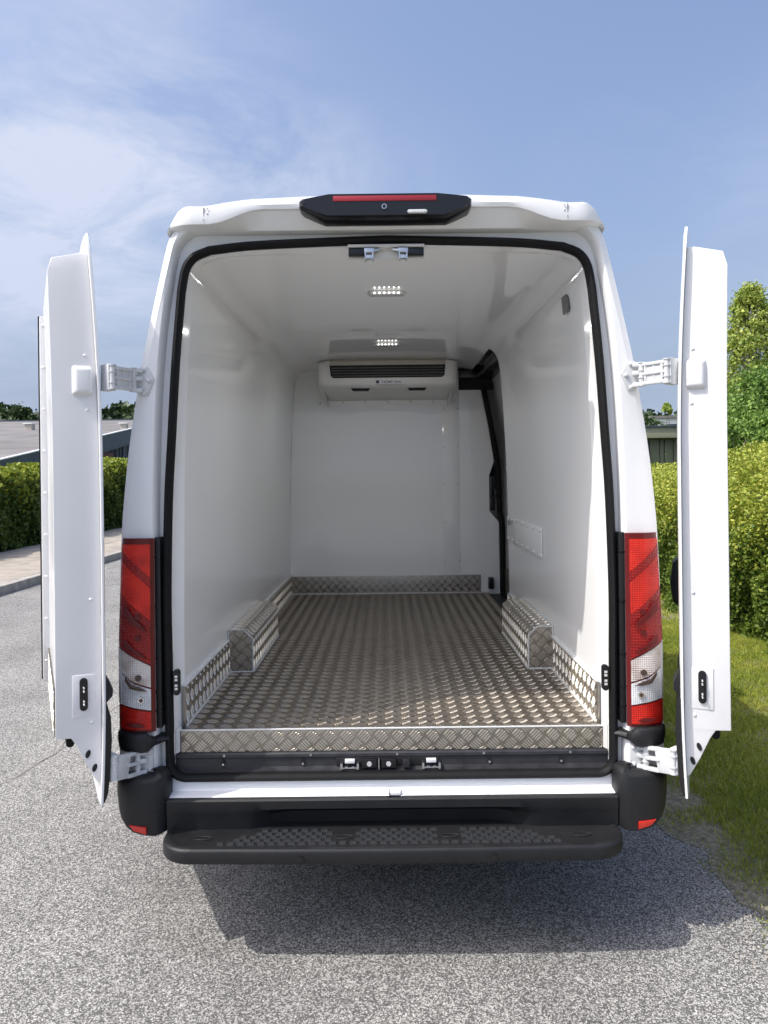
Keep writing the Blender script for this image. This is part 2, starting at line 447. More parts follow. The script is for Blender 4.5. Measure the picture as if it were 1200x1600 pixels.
def catmull(pts, n):
    """smooth resample of a polyline by arc length"""
    P = np.array(pts, float)
    if len(P) > 2:
        E = np.vstack([2 * P[0] - P[1], P, 2 * P[-1] - P[-2]])
        out = []
        for i in range(1, len(E) - 2):
            p0, p1, p2, p3 = E[i - 1], E[i], E[i + 1], E[i + 2]
            for t in np.linspace(0, 1, 16, endpoint=False):
                out.append(0.5 * (2 * p1 + (p2 - p0) * t + (2 * p0 - 5 * p1 + 4 * p2 - p3) * t * t + (3 * p1 - p0 - 3 * p2 + p3) * t ** 3))
        out.append(P[-1]); P = np.array(out)
    s = np.concatenate([[0], np.cumsum(np.linalg.norm(np.diff(P, axis=0), axis=1))])
    u = np.linspace(0, s[-1], n)
    return np.stack([np.interp(u, s, P[:, k]) for k in range(P.shape[1])], 1)

def contour(side, corner, top, ns=30, nc=12, nt=14):
    """symmetric arch (x,z): right foot, up the side, over the top, down to the left foot"""
    a = np.vstack([catmull(side, ns)[:-1], catmull(corner, nc)[:-1], catmull(top, nt)])
    b = a[::-1][1:].copy(); b[:, 0] *= -1
    return np.vstack([a, b])

def ring(c, y):
    return np.stack([c[:, 0], np.full(len(c), y) if np.isscalar(y) else y, c[:, 1]], 1)

def offset2(c, d):
    """move an open (x,z) arch outwards (d>0) by d"""
    t = np.gradient(c, axis=0); t /= np.linalg.norm(t, axis=1)[:, None]
    n = np.stack([t[:, 1], -t[:, 0]], 1)
    return c + n * d

def loft_vf(rings, closed=False):
    n = len(rings[0]); v = np.vstack(rings); f = []
    for k in range(len(rings) - 1):
        for i in range(n if closed else n - 1):
            j = (i + 1) % n
            f.append((k * n + i, k * n + j, (k + 1) * n + j, (k + 1) * n + i))
    return v, f

def loft(name, rings, m, parent=None, closed=False, smooth=35, local=False):
    v, f = loft_vf(rings, closed)
    return mesh(name, v, f, m, parent, local, smooth)

def tube(name, pts, r, m, parent=None, closed=False, n=10, local=False, squash=1.0, mirror=False):
    P = [Vector(p) for p in pts]; k = len(P); rings = []
    for i, p in enumerate(P):
        a = P[(i - 1) % k] if (closed or i) else p
        b = P[(i + 1) % k] if (closed or i < k - 1) else p
        d = (b - a).normalized(); up = Vector((0, 1, 0)); sd = d.cross(up).normalized(); u2 = sd.cross(d)
        rings.append(np.array([p + sd * (r * math.cos(2 * math.pi * j / n)) + u2 * (r * squash * math.sin(2 * math.pi * j / n)) for j in range(n)]))
    if closed: rings.append(rings[0])
    return loft(name, rings, m, parent, closed=True, local=local)

def rivets(name, pts, nrm, r, m, parent, local=False, h=None):
    """round heads, one object each, sharing one mesh"""
    nrm = Vector(nrm).normalized(); h = h or r * 0.6
    a = nrm.orthogonal().normalized(); c = nrm.cross(a); n = 8; rr = []
    for q, hh in ((1, -.1), (0.85, 0.6), (0.4, 1.0)):
        rr.append(np.array([a * (r * q * math.cos(2 * math.pi * i / n)) + c * (r * q * math.sin(2 * math.pi * i / n)) + nrm * (h * hh) for i in range(n)]))
    v, f = loft_vf(rr, True); f.append(tuple(range(2 * n, 3 * n)))
    first = None
    for p in pts:
        if first is None:
            first = o = mesh(name, v, f, m, parent, local, smooth=60)
        else:
            o = bpy.data.objects.new(name, first.data); put(o, parent, local)
        o.location = p
    return first

def pill(cx, cz, w, h, n=8):
    """upright stadium outline in x,z"""
    r = w / 2; p = []
    for i in range(n + 1):
        a = math.pi * i / n; p.append((cx + r * math.cos(a), cz + h / 2 - r + r * math.sin(a)))
    for i in range(n + 1):
        a = math.pi + math.pi * i / n; p.append((cx + r * math.cos(a), cz - h / 2 + r + r * math.sin(a)))
    return p

# ------------------------------------------------------------------ ground, road, verge
def structure(o):
    o['kind'] = 'structure'; return o

structure(mesh('ground', [(-900, -300, -0.03), (900, -300, -0.03), (900, 1500, -0.03), (-900, 1500, -0.03)], [(0, 1, 2, 3)], 'far_ground'))

def wobble(y, a, s, ph=0.0):
    return a * (np.sin(y * s + ph) + 0.6 * np.sin(y * s * 2.3 + 1.7 + ph) + 0.35 * np.sin(y * s * 5.1 + 0.4))

ys = np.linspace(-30, 90, 241)
road_v = []; 
for y in ys:
    road_v += [(-5.62, y, 0.0), (1.75, y, 0.0)]
structure(mesh('road', road_v, [(2 * i, 2 * i + 1, 2 * i + 3, 2 * i + 2) for i in range(len(ys) - 1)], 'asphalt'))
# thin crack line in the asphalt
cv = []; cx, cy = -1.05, 3.95
for i in range(40):
    t = i / 39; cv.append((-2.02 - 0.16 * t + 0.012 * math.sin(t * 47) + 0.03 * math.sin(t * 17), 5.9 - 2.7 * t))
crv = []
for i, (x, y) in enumerate(cv):
    w = 0.0035 + 0.002 * math.sin(i * 2.1); crv += [(x - w, y, 0.0035), (x + w, y, 0.0035)]
structure(mesh('road_crack', crv, [(2 * i, 2 * i + 1, 2 * i + 3, 2 * i + 2) for i in range(39)], 'pave_bed'))

# verge of soil under the grass, ragged towards the road
yv = np.linspace(-12, 60, 900)
def verge_edge(y):
    return 1.27 + wobble(y, 0.045, 2.6) + wobble(y, 0.022, 11.0, 2.0) + wobble(y, 0.010, 37.0, 1.0) + 0.16 * np.clip((2.95 - y) / 0.6, 0, 1.3)
ev = verge_edge(yv)
vv = []
for y, e in zip(yv, ev):
    vv += [(e + 0.03, y, 0.0025), (e + 0.16, y, 0.008), (7.5, y, 0.012)]
vf = []
for i in range(len(yv) - 1):
    vf += [(3 * i, 3 * i + 1, 3 * i + 4, 3 * i + 3), (3 * i + 1, 3 * i + 2, 3 * i + 5, 3 * i + 4)]
structure(mesh('verge_soil', vv, vf, 'soil', fix=False))

def tri_mesh(name, V, nper, tint, m, parent=None, kind=None, F=None):
    """V: (n*nper,3); every nper consecutive vertices make one polygon (or use local faces F)"""
    n = len(V) // nper
    me = bpy.data.meshes.new(name)
    F = F or [tuple(range(nper))]
    loops = np.concatenate([np.array(f) for f in F]); fl = [len(f) for f in F]
    me.vertices.add(len(V)); me.vertices.foreach_set('co', V.astype(np.float32).ravel())
    li = (np.arange(n)[:, None] * nper + loops[None, :]).ravel().astype(np.int32)
    me.loops.add(len(li)); me.loops.foreach_set('vertex_index', li)
    ls = np.tile(np.array(fl), n); st = np.concatenate([[0], np.cumsum(ls)[:-1]]).astype(np.int32)
    me.polygons.add(len(ls)); me.polygons.foreach_set('loop_start', st)
    me.update(calc_edges=True)
    at = me.attributes.new('tint', 'FLOAT', 'POINT')
    at.data.foreach_set('value', np.repeat(tint, nper).astype(np.float32))
    me.materials.append(M[m])
    o = bpy.data.objects.new(name, me)
    put(o, parent)
    if kind: o['kind'] = kind
    return o

def grass_blades(xs, ys_, h, w, lean=0.6):
    n = len(xs); a = rng.uniform(0, 2 * np.pi, n); b = rng.uniform(0, 2 * np.pi, n); ln = rng.uniform(0.1, lean, n) * h * 1.5
    base = np.stack([xs, ys_, np.full(n, 0.012)], 1); sd = np.stack([np.cos(a), np.sin(a), np.zeros(n)], 1) * (w / 2)[:, None]
    mid = base + np.stack([np.cos(b) * ln * 0.35, np.sin(b) * ln * 0.35, h * 0.6], 1)
    tip = base + np.stack([np.cos(b) * ln, np.sin(b) * ln, h], 1)
    V = np.stack([base - sd, base + sd, mid + sd * 0.7, mid - sd * 0.7, tip], 1).reshape(-1, 3)
    return V

def grass_patch(name, n, x0, x1, y0, y1, hscale, wscale, edge=True):
    xs = rng.uniform(x0, x1, n); yy = y0 + (y1 - y0) * rng.uniform(0, 1, n)
    if edge:
        d = xs - verge_edge(yy)
        patch = 0.5 + 0.5 * np.sin(xs * 9 + np.sin(yy * 6) * 2) * np.sin(yy * 7.3 + xs * 3)
        keep = rng.uniform(0, 1, n) < np.clip((d + 0.05) / 0.34, 0.02, 1) ** 1.1 * np.clip(patch * 1.9 - .25, .05, 1) + (d > 0.3) * 0.5
        keep &= d > -0.06
        xs, yy, d = xs[keep], yy[keep], d[keep]
        grow = np.clip(0.5 + d * 1.2, 0.45, 1.0)
    else:
        grow = 1.0
    k = len(xs)
    clump = 0.5 + 0.5 * np.sin(xs * 5.1 + 1.3 * np.sin(yy * 3.7)) * np.sin(yy * 4.3 + 0.7)
    h = hscale * rng.uniform(0.4, 1.15, k) * grow * (0.75 + 0.5 * clump)
    w = wscale * rng.uniform(0.7, 1.3, k)
    V = grass_blades(xs, yy, h, w, 1.0)
    tint = np.clip(rng.beta(1.6, 3.0, k) * 0.9 + 0.25 * (1 - clump) + (rng.uniform(0, 1, k) < 0.08) * 0.4, 0, 1)
    return tri_mesh(name, V, 5, tint, 'grass', F=[(0, 1, 2, 3), (3, 2, 4)])

g = grass_patch('verge_grass', 300000, 1.15, 4.0, 2.2, 8.6, 0.034, 0.0042)
g['kind'] = 'stuff'; g['label'] = 'mown green grass verge along the right edge of the road'; g['category'] = 'grass'
g = grass_patch('far_verge_grass', 60000, 1.2, 6.5, 8.6, 26.0, 0.07, 0.012)
g['kind'] = 'stuff'; g['label'] = 'mown grass strip far ahead beside the hedge'; g['category'] = 'grass'

# loose chippings and crumbs where asphalt meets verge
nst = 2600; sy_ = 2.3 + 5.2 * rng.uniform(0, 1, nst) ** 1.5; sxx = verge_edge(sy_) + rng.normal(0.0, .10, nst)
ssz = rng.uniform(.003, .008, nst)
tet = np.array([[1, 0, -.3], [-.5, .87, -.3], [-.5, -.87, -.3], [.1, .1, .8]])
rot = rng.uniform(0, 6.28, nst); cs_, sn_ = np.cos(rot), np.sin(rot)
TV = np.stack([np.stack([sxx + ssz * (cs_ * t_[0] - sn_ * t_[1]), sy_ + ssz * (sn_ * t_[0] + cs_ * t_[1]), .006 + ssz * t_[2]], 1) for t_ in tet], 1).reshape(-1, 3)
o = tri_mesh('loose_chippings', TV, 4, np.zeros(nst), 'kerb', F=[(0, 1, 3), (1, 2, 3), (2, 0, 3)])
o['kind'] = 'stuff'; o['label'] = 'loose stone chippings scattered along the grass edge'; o['category'] = 'gravel'

# pavement on the left: bed, slabs, kerb
bed = structure(mesh('pavement', *box_vf(-8.9, -5.78, -12, 60, -0.03, 0.085), 'pave_bed'))
slab_me = None
for r_, (xa, xb) in enumerate(((-8.30, -7.52), (-7.51, -6.70), (-6.69, -5.79))):
    for k in range(34):
        y0 = 8.0 + k * 0.84 + (0.42 if r_ % 2 else 0)
        dz = random.uniform(-0.004, 0.004)
        box('paving_slab', xa, xb, y0 + 0.006, y0 + 0.834, 0.06, 0.125 + dz, 'slab', bed, bevel=0.006)
kerb = structure(mesh('kerb', *box_vf(-5.77, -5.63, -12, 60, -0.03, 0.06), 'kerb'))
for k in range(30):
    y0 = 8.0 + k * 1.0
    box('kerb_stone', -5.775, -5.62 + random.uniform(-0.004, 0.004), y0 + 0.004, y0 + 0.996, -0.02, 0.13 + random.uniform(-0.003, 0.003), 'kerb', kerb, bevel=0.012)
# weeds in the kerb joint
wy = rng.normal(13.1, 0.10, 140); wx = rng.normal(-5.60, 0.03, 140)
o = tri_mesh('kerb_weed', grass_blades(wx, wy, rng.uniform(0.03, 0.10, 140), np.full(140, 0.012), 1.2), 5, rng.uniform(0, 0.5, 140), 'grass', F=[(0, 1, 2, 3), (3, 2, 4)])
tag(o, 'small tuft of weed growing at the foot of the left kerb', 'weed'); o['kind'] = 'stuff'

# ------------------------------------------------------------------ the van
van = empty('van', (0, 5.4, 0))
tag(van, 'white refrigerated panel van with both rear doors swung wide open', 'van')

RY = 2.80     # rear plane of the body
O_c = contour([(1.0, .50), (1.0, .76), (.997, 1.1), (.985, 1.46), (.968, 1.664), (.950, 1.813), (.908, 2.074), (.865, 2.277), (.823, 2.46)],
              [(.823, 2.46), (.798, 2.55), (.755, 2.61), (.70, 2.635)], [(.70, 2.635), (.4, 2.655), (0, 2.66)])
K_c = contour([(.85, .50), (.852, 1.0), (.85, 1.46), (.846, 1.69), (.833, 1.99), (.810, 2.24), (.778, 2.44)],
              [(.778, 2.44), (.757, 2.52), (.71, 2.568), (.65, 2.585)], [(.65, 2.585), (.4, 2.600), (0, 2.612)])
S_c = contour([(.824, .50), (.828, 1.0), (.83, 1.24), (.821, 1.59), (.807, 1.82), (.789, 2.1), (.765, 2.36)],
              [(.765, 2.36), (.748, 2.445), (.713, 2.495), (.65, 2.522)], [(.65, 2.522), (.46, 2.54), (0, 2.555)])
W_c = contour([(.787, .736), (.785, 1.2), (.777, 1.7), (.760, 2.1), (.742, 2.34)],
              [(.742, 2.34), (.728, 2.43), (.685, 2.495), (.60, 2.517)], [(.60, 2.517), (.3, 2.524), (0, 2.526)])

def clampz(c, z):
    c = c.copy(); c[:, 1] = np.minimum(c[:, 1], z); return c
O_in = offset2(O_c, -0.035); O_in2 = offset2(O_c, -0.010)
body_rings = [ring(offset2(S_c, -0.01), RY + .07), ring(S_c, RY + .035), ring(offset2(K_c, -.006), RY + .030), ring(K_c, RY - .004),
              ring(offset2(K_c, .010), RY - .016), ring(O_in, RY - .018), ring(O_in2, RY - .004), ring(O_c, RY + .03), ring(O_c, RY + .3), ring(O_c, 5.0), ring(O_c, 7.0),
              ring(clampz(O_c, 2.45) * [0.98, 1], 7.35), ring(clampz(O_c, 1.45) * [.97, 1], 8.3), ring(clampz(O_c, 1.2) * [.93, 1], 8.8),
              ring(clampz(O_c, .9) * [.8, 1], 8.95), ring(clampz(O_c, .52) * [.5, 1], 8.98)]
body = loft('body', body_rings, 'paint', van, smooth=32)
# floor pan so that daylight does not leak in
MB().box(-.93, .93, 3.0, 8.6, .40, .495).build('chassis', 'dark', van)
# side wall filler ribs on the outside (protective rail)
for s in (-1, 1):
    box('side_rail', s * .99, s * 1.02, 3.15, 6.6, .86, 1.00, 'plastic', van, bevel=.01)
    box('side_window', s * .86, s * .975, 7.05, 7.75, 1.45, 1.95, 'glass_dark', van, bevel=.02)

# rear wheels
def wheel(x, y):
    b = MB(); n = 28; prof = [(.10, -.11), (.24, -.115), (.34, -.10), (.355, -.07), (.355, .07), (.34, .10), (.24, .115), (.10, .11)]
    rr = []
    for i in range(n):
        a = 2 * math.pi * i / n
        rr.append(np.array([(x + q, y + p * math.cos(a), .355 + p * math.sin(a)) for p, q in prof]))
    rr.append(rr[0])
    w = loft('wheel', rr, 'tyre', van, closed=False, smooth=40)
    MB().cyl((x - .09, y, .355), (x + .09, y, .355), .215, 20).build('rim', 'steel', w, smooth=30)
for s in (-1, 1):
    wheel(s * .83, 4.12); wheel(s * .86, 7.75)

# door seal: closed band round the aperture
def closed_seal(c, zb, rad):
    c = c[c[:, 1] > zb + rad]
    xr = c[0, 0]
    arc = [(xr - rad + rad * math.sin(a), zb + rad - rad * math.cos(a)) for a in np.linspace(0, math.pi / 2, 8)]
    right = arc
    left = [(-x, z) for x, z in arc][::-1]
    bottom = [(x, zb) for x in np.linspace(-xr + rad, xr - rad, 24)][1:-1]
    return np.array(right + list(map(tuple, c[1:-1])) + left + bottom)
seal_c = closed_seal(offset2(S_c, -.012), .578, .060)
tube('door_seal', [(x, RY + .018, z) for x, z in seal_c], .0150, 'rubber', van, closed=True, n=12, squash=1.6)

# roof spoiler: section swept across the roof
xs_ = np.concatenate([-np.array([.803, .80, .79, .775, .755, .735, .72, .70, .68, .66, .64, .60, .56, .52, .48, .44, .38, .30, .15]), [0]])
xs_ = np.concatenate([xs_, -xs_[:-1][::-1]])
def z_top(x):
    x = abs(x); return float(np.interp(x, [0, .3, .49, .58, .655, .70, .725, .745, .765, .785, .797, .803], [2.690, 2.686, 2.679, 2.668, 2.655, 2.655, 2.657, 2.652, 2.637, 2.608, 2.585, 2.568]))
def z_cr(x):
    x = abs(x); t = np.clip((.645 - x) / .20, 0, 1); t = t * t * (3 - 2 * t); return min(2.580 + .052 * t, z_top(x) - .006)
rings = []
for x in xs_:
    zt, zc = z_top(x), z_cr(x); e = max(0, (abs(x) - .70) / .103); back = .012 + .050 * e * e
    zb = min(2.572, zc - .006)
    x = x * .988
    rings.append(np.array([(x, 3.30, zt - .045), (x, 3.0, zt - .012), (x, 2.80 + back, zt), (x, 2.745 + back, zt - .004), (x, 2.728 + back, zt - .5 * min(.03, zt - zc) ),
                           (x, 2.722 + back, zc + .3 * (zt - zc)), (x, 2.726 + back, zc + .01 * (zt - zc)), (x, 2.735 + back, zc - .003), (x, 2.778 + back, zb), (x, 2.80 + back, zb - .004), (x, 2.95, zb - .004)]))
sp = loft('roof_spoiler', rings, 'paint', van, smooth=30)
for s in (-1, 1):
    box('spoiler_seam', s * .6480, s * .6490, 2.7345, 2.745, 2.590, 2.640, 'plastic', sp, bevel=0)
    rivets('spoiler_screw', [(s * .636, 2.735, 2.636), (s * .636, 2.735, 2.618)], (0, -1, 0), .004, 'paint', sp)

# high brake light pod
pod_o = [(-.303, 2.640), (-.296, 2.648), (-.205, 2.668), (.190, 2.668), (.290, 2.655), (.301, 2.645), (.300, 2.618), (.292, 2.607), (.215, 2.573), (-.215, 2.573), (-.292, 2.607), (-.303, 2.618)]
pod_o = [(x, 2.624 + (z - 2.624) * .88) for x, z in pod_o]
pm = MB(); n = len(pod_o)
def inset_poly(p, k, cz):
    return [(x * (1 - k), cz + (z - cz) * (1 - k * 2.2)) for x, z in p]
lv = [(pod_o, 2.775), (pod_o, 2.690), (inset_poly(pod_o, .02, 2.62), 2.678), (inset_poly(pod_o, .05, 2.622), 2.670)]
pr = [np.array([(x, y, z) for x, z in p]) for p, y in lv]
v, f = loft_vf(pr, True); f.append(tuple(range(3 * n, 4 * n)))
pod = mesh('brake_light_pod', v, f, 'gloss_black', van, smooth=25)
box('brake_light_strip', -.183, .177, 2.667, 2.690, 2.632, 2.6510, 'red_strip', pod, bevel=.003)
MB().cyl((-.005, 2.672, 2.612), (-.005, 2.664, 2.612), .009, 16).build('camera_bezel', 'steel', pod, smooth=30)
MB().cyl((-.005, 2.665, 2.612), (-.005, 2.662, 2.612), .006, 16).build('camera_lens', 'gloss_black', pod, smooth=30)
ll = [(.078 + .032 + dx_, z) for dx_, z in [(-.036, 2.5935), (-.030, 2.600), (.030, 2.600), (.036, 2.5935), (.030, 2.587), (-.030, 2.587)]]
MB().prism([(x, 2.672, z) for x, z in ll], (0, -.010, 0)).build('work_lamp', 'lamp_lens', pod, bevel=.002)
for i in range(6): box('work_lamp_led', .086 + i * .0085, .092 + i * .0085, 2.6605, 2.664, 2.590, 2.597, 'label_white', pod, bevel=0)
for s in (-1, 1):
    MB().cyl((s * .287, 2.695, 2.630), (s * .287, 2.669, 2.629), .007, 10).build('pod_screw', 'plastic', pod, smooth=30)

# tail lights -------------------------------------------------------
def plan_path(xi, xo, yb, side_y, n=14):
    """plan outline from the inner edge, across the rear, round the corner onto the side"""
    return catmull([(xi, yb + .012), (xi + .012, yb), ((xi + xo) / 2, yb - .004), (xo - .04, yb + .004), (xo - .012, yb + .022), (xo, yb + .06), (xo + .002, side_y)], n)

def strip(path, zlo, zhi, s, off=0.0, nz=2, taper=lambda z: 0.0, flare=None):
    """vertical faces over a plan path between functions zlo(x), zhi(x); taper shifts x with z"""
    t = np.gradient(path, axis=0); t /= np.linalg.norm(t, axis=1)[:, None]
    nrm = np.stack([t[:, 1], -t[:, 0]], 1)
    rr = []
    for k in range(nz + 1):
        row = []
        for (x, y), nn in zip(path, nrm):
            z = zlo(x) + (zhi(x) - zlo(x)) * k / nz
            row.append((s * (x + nn[0] * off - taper(z) * (x - .84) / .15), y + nn[1] * off, z))
        rr.append(np.array(row))
    return rr

def solid_strip(name, path, zlo, zhi, s, m, parent, off=0.0, thick=.006, nz=3, taper=lambda z: 0.0, smooth=30):
    A = strip(path, zlo, zhi, s, off, nz, taper); B = strip(path, zlo, zhi, s, off - thick, nz, taper)
    v, f = loft_vf(A); n0 = len(v); w = len(path)
    vb, fb = loft_vf(B)
    v = np.vstack([v, vb]); f += [tuple(i + n0 for i in q) for q in fb]
    for k in range(nz):
        f.append((k * w, (k + 1) * w, n0 + (k + 1) * w, n0 + k * w)); f.append((k * w + w - 1, (k + 1) * w + w - 1, n0 + (k + 1) * w + w - 1, n0 + k * w + w - 1))
    for i in range(w - 1):
        f.append((i, i + 1, n0 + i + 1, n0 + i)); k = nz * w; f.append((k + i, k + i + 1, n0 + k + i + 1, n0 + k + i))
    return mesh(name, v, f, m, parent, smooth=smooth)

def tail_light(s):
    path = plan_path(.850, .990, RY - .040, RY + .16, 18)
    tp = lambda z: .016 * max(0, (z - 1.1) / .36)
    root = solid_strip('tail_light', path, lambda x: .765, lambda x: 1.461, s, 'lens_dark', van, 0, .03, 8, tp)
    inner = path[(path[:, 0] > .861)]
    zA = lambda x: np.interp(x, [.85, .985], [.998, 1.070])          # red / clear boundary
    zB = lambda x: np.interp(x, [.85, .93, .985], [.918, .945, .985])   # indicator / reversing lamp
    zC = lambda x: np.interp(x, [.85, .985], [.838, .862])
    zm1 = lambda x: np.interp(x, [.85, .985], [1.275, 1.385])
    zm2 = lambda x: np.interp(x, [.85, .985], [1.120, 1.230])
    e = .0035; bw = .036
    solid_strip('brake_lens', inner, lambda x: zm1(x) + bw, lambda x: 1.440, s, 'lens_red', root, .0025, .006, 4, tp)
    solid_strip('plain_band', inner, lambda x: zm1(x) + e * .4, lambda x: zm1(x) + bw - .0006, s, 'lens_red_plain', root, .0032, .006, 2, tp)
    solid_strip('brake_lens', inner, lambda x: zm2(x) + bw, lambda x: zm1(x) - e * .3, s, 'lens_red', root, .0025, .006, 4, tp)
    solid_strip('plain_band', inner, lambda x: zm2(x) + e * .4, lambda x: zm2(x) + bw - .0006, s, 'lens_red_plain', root, .0032, .006, 2, tp)
    solid_strip('position_lens', inner, lambda x: zA(x) + e, lambda x: zm2(x) - e * .3, s, 'lens_red_plain', root, .0030, .006, 4, tp)
    solid_strip('indicator_lens', inner, lambda x: zB(x) + e, lambda x: zA(x) - e, s, 'lens_amber', root, .0030, .006, 3, tp)
    solid_strip('reversing_lens', inner, lambda x: zC(x) + e, lambda x: zB(x) - e, s, 'lens_clear', root, .0030, .006, 3, tp)
    solid_strip('fog_lens', inner, lambda x: .776, lambda x: zC(x) - e, s, 'lens_red', root, .0030, .006, 2, tp)
    # clear rim round the lower lamps, and the dark moulded swooshes behind the glass
    rim = path[(path[:, 0] > .972)]
    solid_strip('clear_rim', rim, lambda x: zC(x) + e, lambda x: zA(x) - e, s, 'lamp_lens', root, .0045, .006, 2, tp)
    yb = RY - .049
    def swoosh(nm, pts, m, d=.0035):
        MB().prism([(s * x, yb, z) for x, z in pts], (0, -d + .001, 0)).build(nm, m, root, bevel=.0008)
    sw = lambda zc, k: [(.872, zc - .030 * k), (.890, zc - .004 * k), (.915, zc + .018 * k), (.945, zc + .062 * k), (.957, zc + .065 * k), (.957, zc + .030 * k), (.935, zc + .006 * k), (.905, zc - .012 * k)]
    swoosh('dark_swoosh', sw(1.155, 1), 'lens_dark', .0055)
    swoosh('dark_swoosh', sw(1.050, .7), 'lens_dark', .0045)
    swoosh('dark_swoosh', [(.872, .914), (.900, .929), (.930, .938), (.952, .966), (.952, .953), (.935, .924), (.90, .915)], 'lens_smoke', .0050)
    swoosh('dark_swoosh', [(.88, .788), (.905, .800), (.94, .800), (.955, .792), (.93, .785), (.90, .783)], 'lens_dark', .0045)
    for zz in (1.105, 1.180): MB().cyl((s * .905, yb, zz), (s * .905, yb - .0035, zz), .011, 12).build('bulb_seat', 'lens_dark', root, smooth=30)
    for xx, zz, mm_ in ((.895, .882, 'chrome'), (.905, .962, 'lens_smoke')): MB().cyl((s * xx, yb, zz), (s * xx, yb - .0045, zz), .011, 14).build('bulb_seat', mm_, root, smooth=30)
    b = MB(); b.cyl((s * .895, yb - .004, .882), (s * .895, yb - .0060, .882), .007, 14)
    b.build('bulb', 'lens_smoke', root, smooth=30)
    # black channel between lamp and seal
    ch = box('lamp_channel', s * .8335, s * .853, RY - .012, RY + .05, .770, 1.462, 'plastic', van, bevel=.002)
    for zz in (.83, .90, 1.02, 1.21, 1.39): box('channel_rib', s * .832, s * .8545, RY - .0145, RY + .02, zz, zz + .004, 'gloss_black', ch, bevel=0)
    return root
for s in (-1, 1): tail_light(s)

# bumper corners and the lamp plinths -------------------------------
def bumper_block(name, s, path, ztop, zbot, parent, chT=.018, chB=.03, m='plastic'):
    """lofted block over a plan path: chamfered top, rounded-up bottom"""
    t = np.gradient(path, axis=0); t /= np.linalg.norm(t, axis=1)[:, None]
    nrm = np.stack([t[:, 1], -t[:, 0]], 1); rr = []
    for off, zf in ((-.07, lambda x: ztop(x)), (-.02, lambda x: ztop(x)), (-.004, lambda x: ztop(x) - chT * .5), (0, lambda x: ztop(x) - chT), (.002, lambda x: (ztop(x) + zbot(x)) / 2),
                    (-.002, lambda x: zbot(x) + chB), (-.014, lambda x: zbot(x) + chB * .35), (-.05, lambda x: zbot(x))):
        rr.append(np.array([(s * (x + nn[0] * off), y + nn[1] * off, zf(x)) for (x, y), nn in zip(path, nrm)]))
    return loft(name, rr, m, parent, smooth=38)

for s in (-1, 1):
    p1 = catmull([(.802, 2.80), (.806, 2.745), (.826, 2.722), (.855, 2.716), (.92, 2.718), (.965, 2.735), (.990, 2.775), (1.000, 2.84), (1.003, 3.25)], 30)
    bc = bumper_block('bumper_corner', s, p1, lambda x: .616 + (.012 if x < .84 else 0), lambda x: float(np.interp(x, [.80, .84, .88, .92, .955, .98, 1.0], [.406, .400, .402, .412, .436, .470, .495])), van, .020, .012)
    rp = [(.868, .420), (.914, .432), (.934, .450), (.870, .445)]
    # reflector set into the lower corner
    b = MB(); b.prism([(s * x, 2.7055 + max(0, x - .90) * .34, z) for x, z in rp], (0, .02, 0))
    b.build('reflector', 'reflector', bc, bevel=.002)
    for zz in (.510, .545): MB().prism([(s * .822, 2.722, zz), (s * .843, 2.714, zz - .012), (s * .841, 2.714, zz - .016), (s * .822, 2.722, zz - .008)], (0, .012, 0)).build('bumper_notch', 'dark', bc)
    p2 = catmull([(.806, 2.815), (.812, 2.790), (.845, 2.782), (.862, 2.742), (.92, 2.734), (.965, 2.748), (.990, 2.785), (1.000, 2.84), (1.002, 3.1)], 26)
    bumper_block('lamp_plinth', s, p2, lambda x: float(np.interp(x, [.80, .85, .87, 1.0], [.742, .744, .768, .768])), lambda x: float(np.interp(x, [.80, .84, .875, 1.0], [.715, .707, .688, .690])), van, .012, .014)

# sill below the seal: white body ledge, black beam, step ------------
def sweep_x(name, prof, x0, x1, m, parent, n=2, smooth=30):
    rr = [np.array([(x, y, z) for y, z in prof]) for x in np.linspace(x0, x1, n)]
    v, f = loft_vf(rr); k = len(prof)
    f.append(tuple(range(k))); f.append(tuple(range((n - 1) * k, n * k)))
    return mesh(name, v, f, m, parent, smooth=smooth)
ledge = sweep_x('rear_ledge', [(2.85, .60), (2.822, .585), (2.812, .572), (2.807, .541), (2.802, .535), (2.768, .5305), (2.757, .525), (2.757, .500), (2.85, .49)], -.803, .803, 'paint', van)
box('ledge_seam', -.0125, -.0115, 2.7475, 2.80, .505, .545, 'plastic', ledge, bevel=0)
box('ledge_tab', -.010, .030, 2.752, 2.790, .531, .5425, 'paint', ledge, bevel=.002)
xsb = np.linspace(-.805, .805, 60); rr = []
for x in xsb:
    t = np.clip((.52 - abs(x)) / .16, 0, 1); t = t * t * (3 - 2 * t); dpt = .055 * t
    rr.append(np.array([(x, 2.80, .527), (x, 2.742, .527), (x, 2.735, .522), (x, 2.735, .490 + .004 * t), (x, 2.737 + dpt * .6, .478), (x, 2.740 + dpt, .462), (x, 2.742 + dpt, .41)]))
loft('bumper_beam', rr, 'plastic', van, smooth=30)

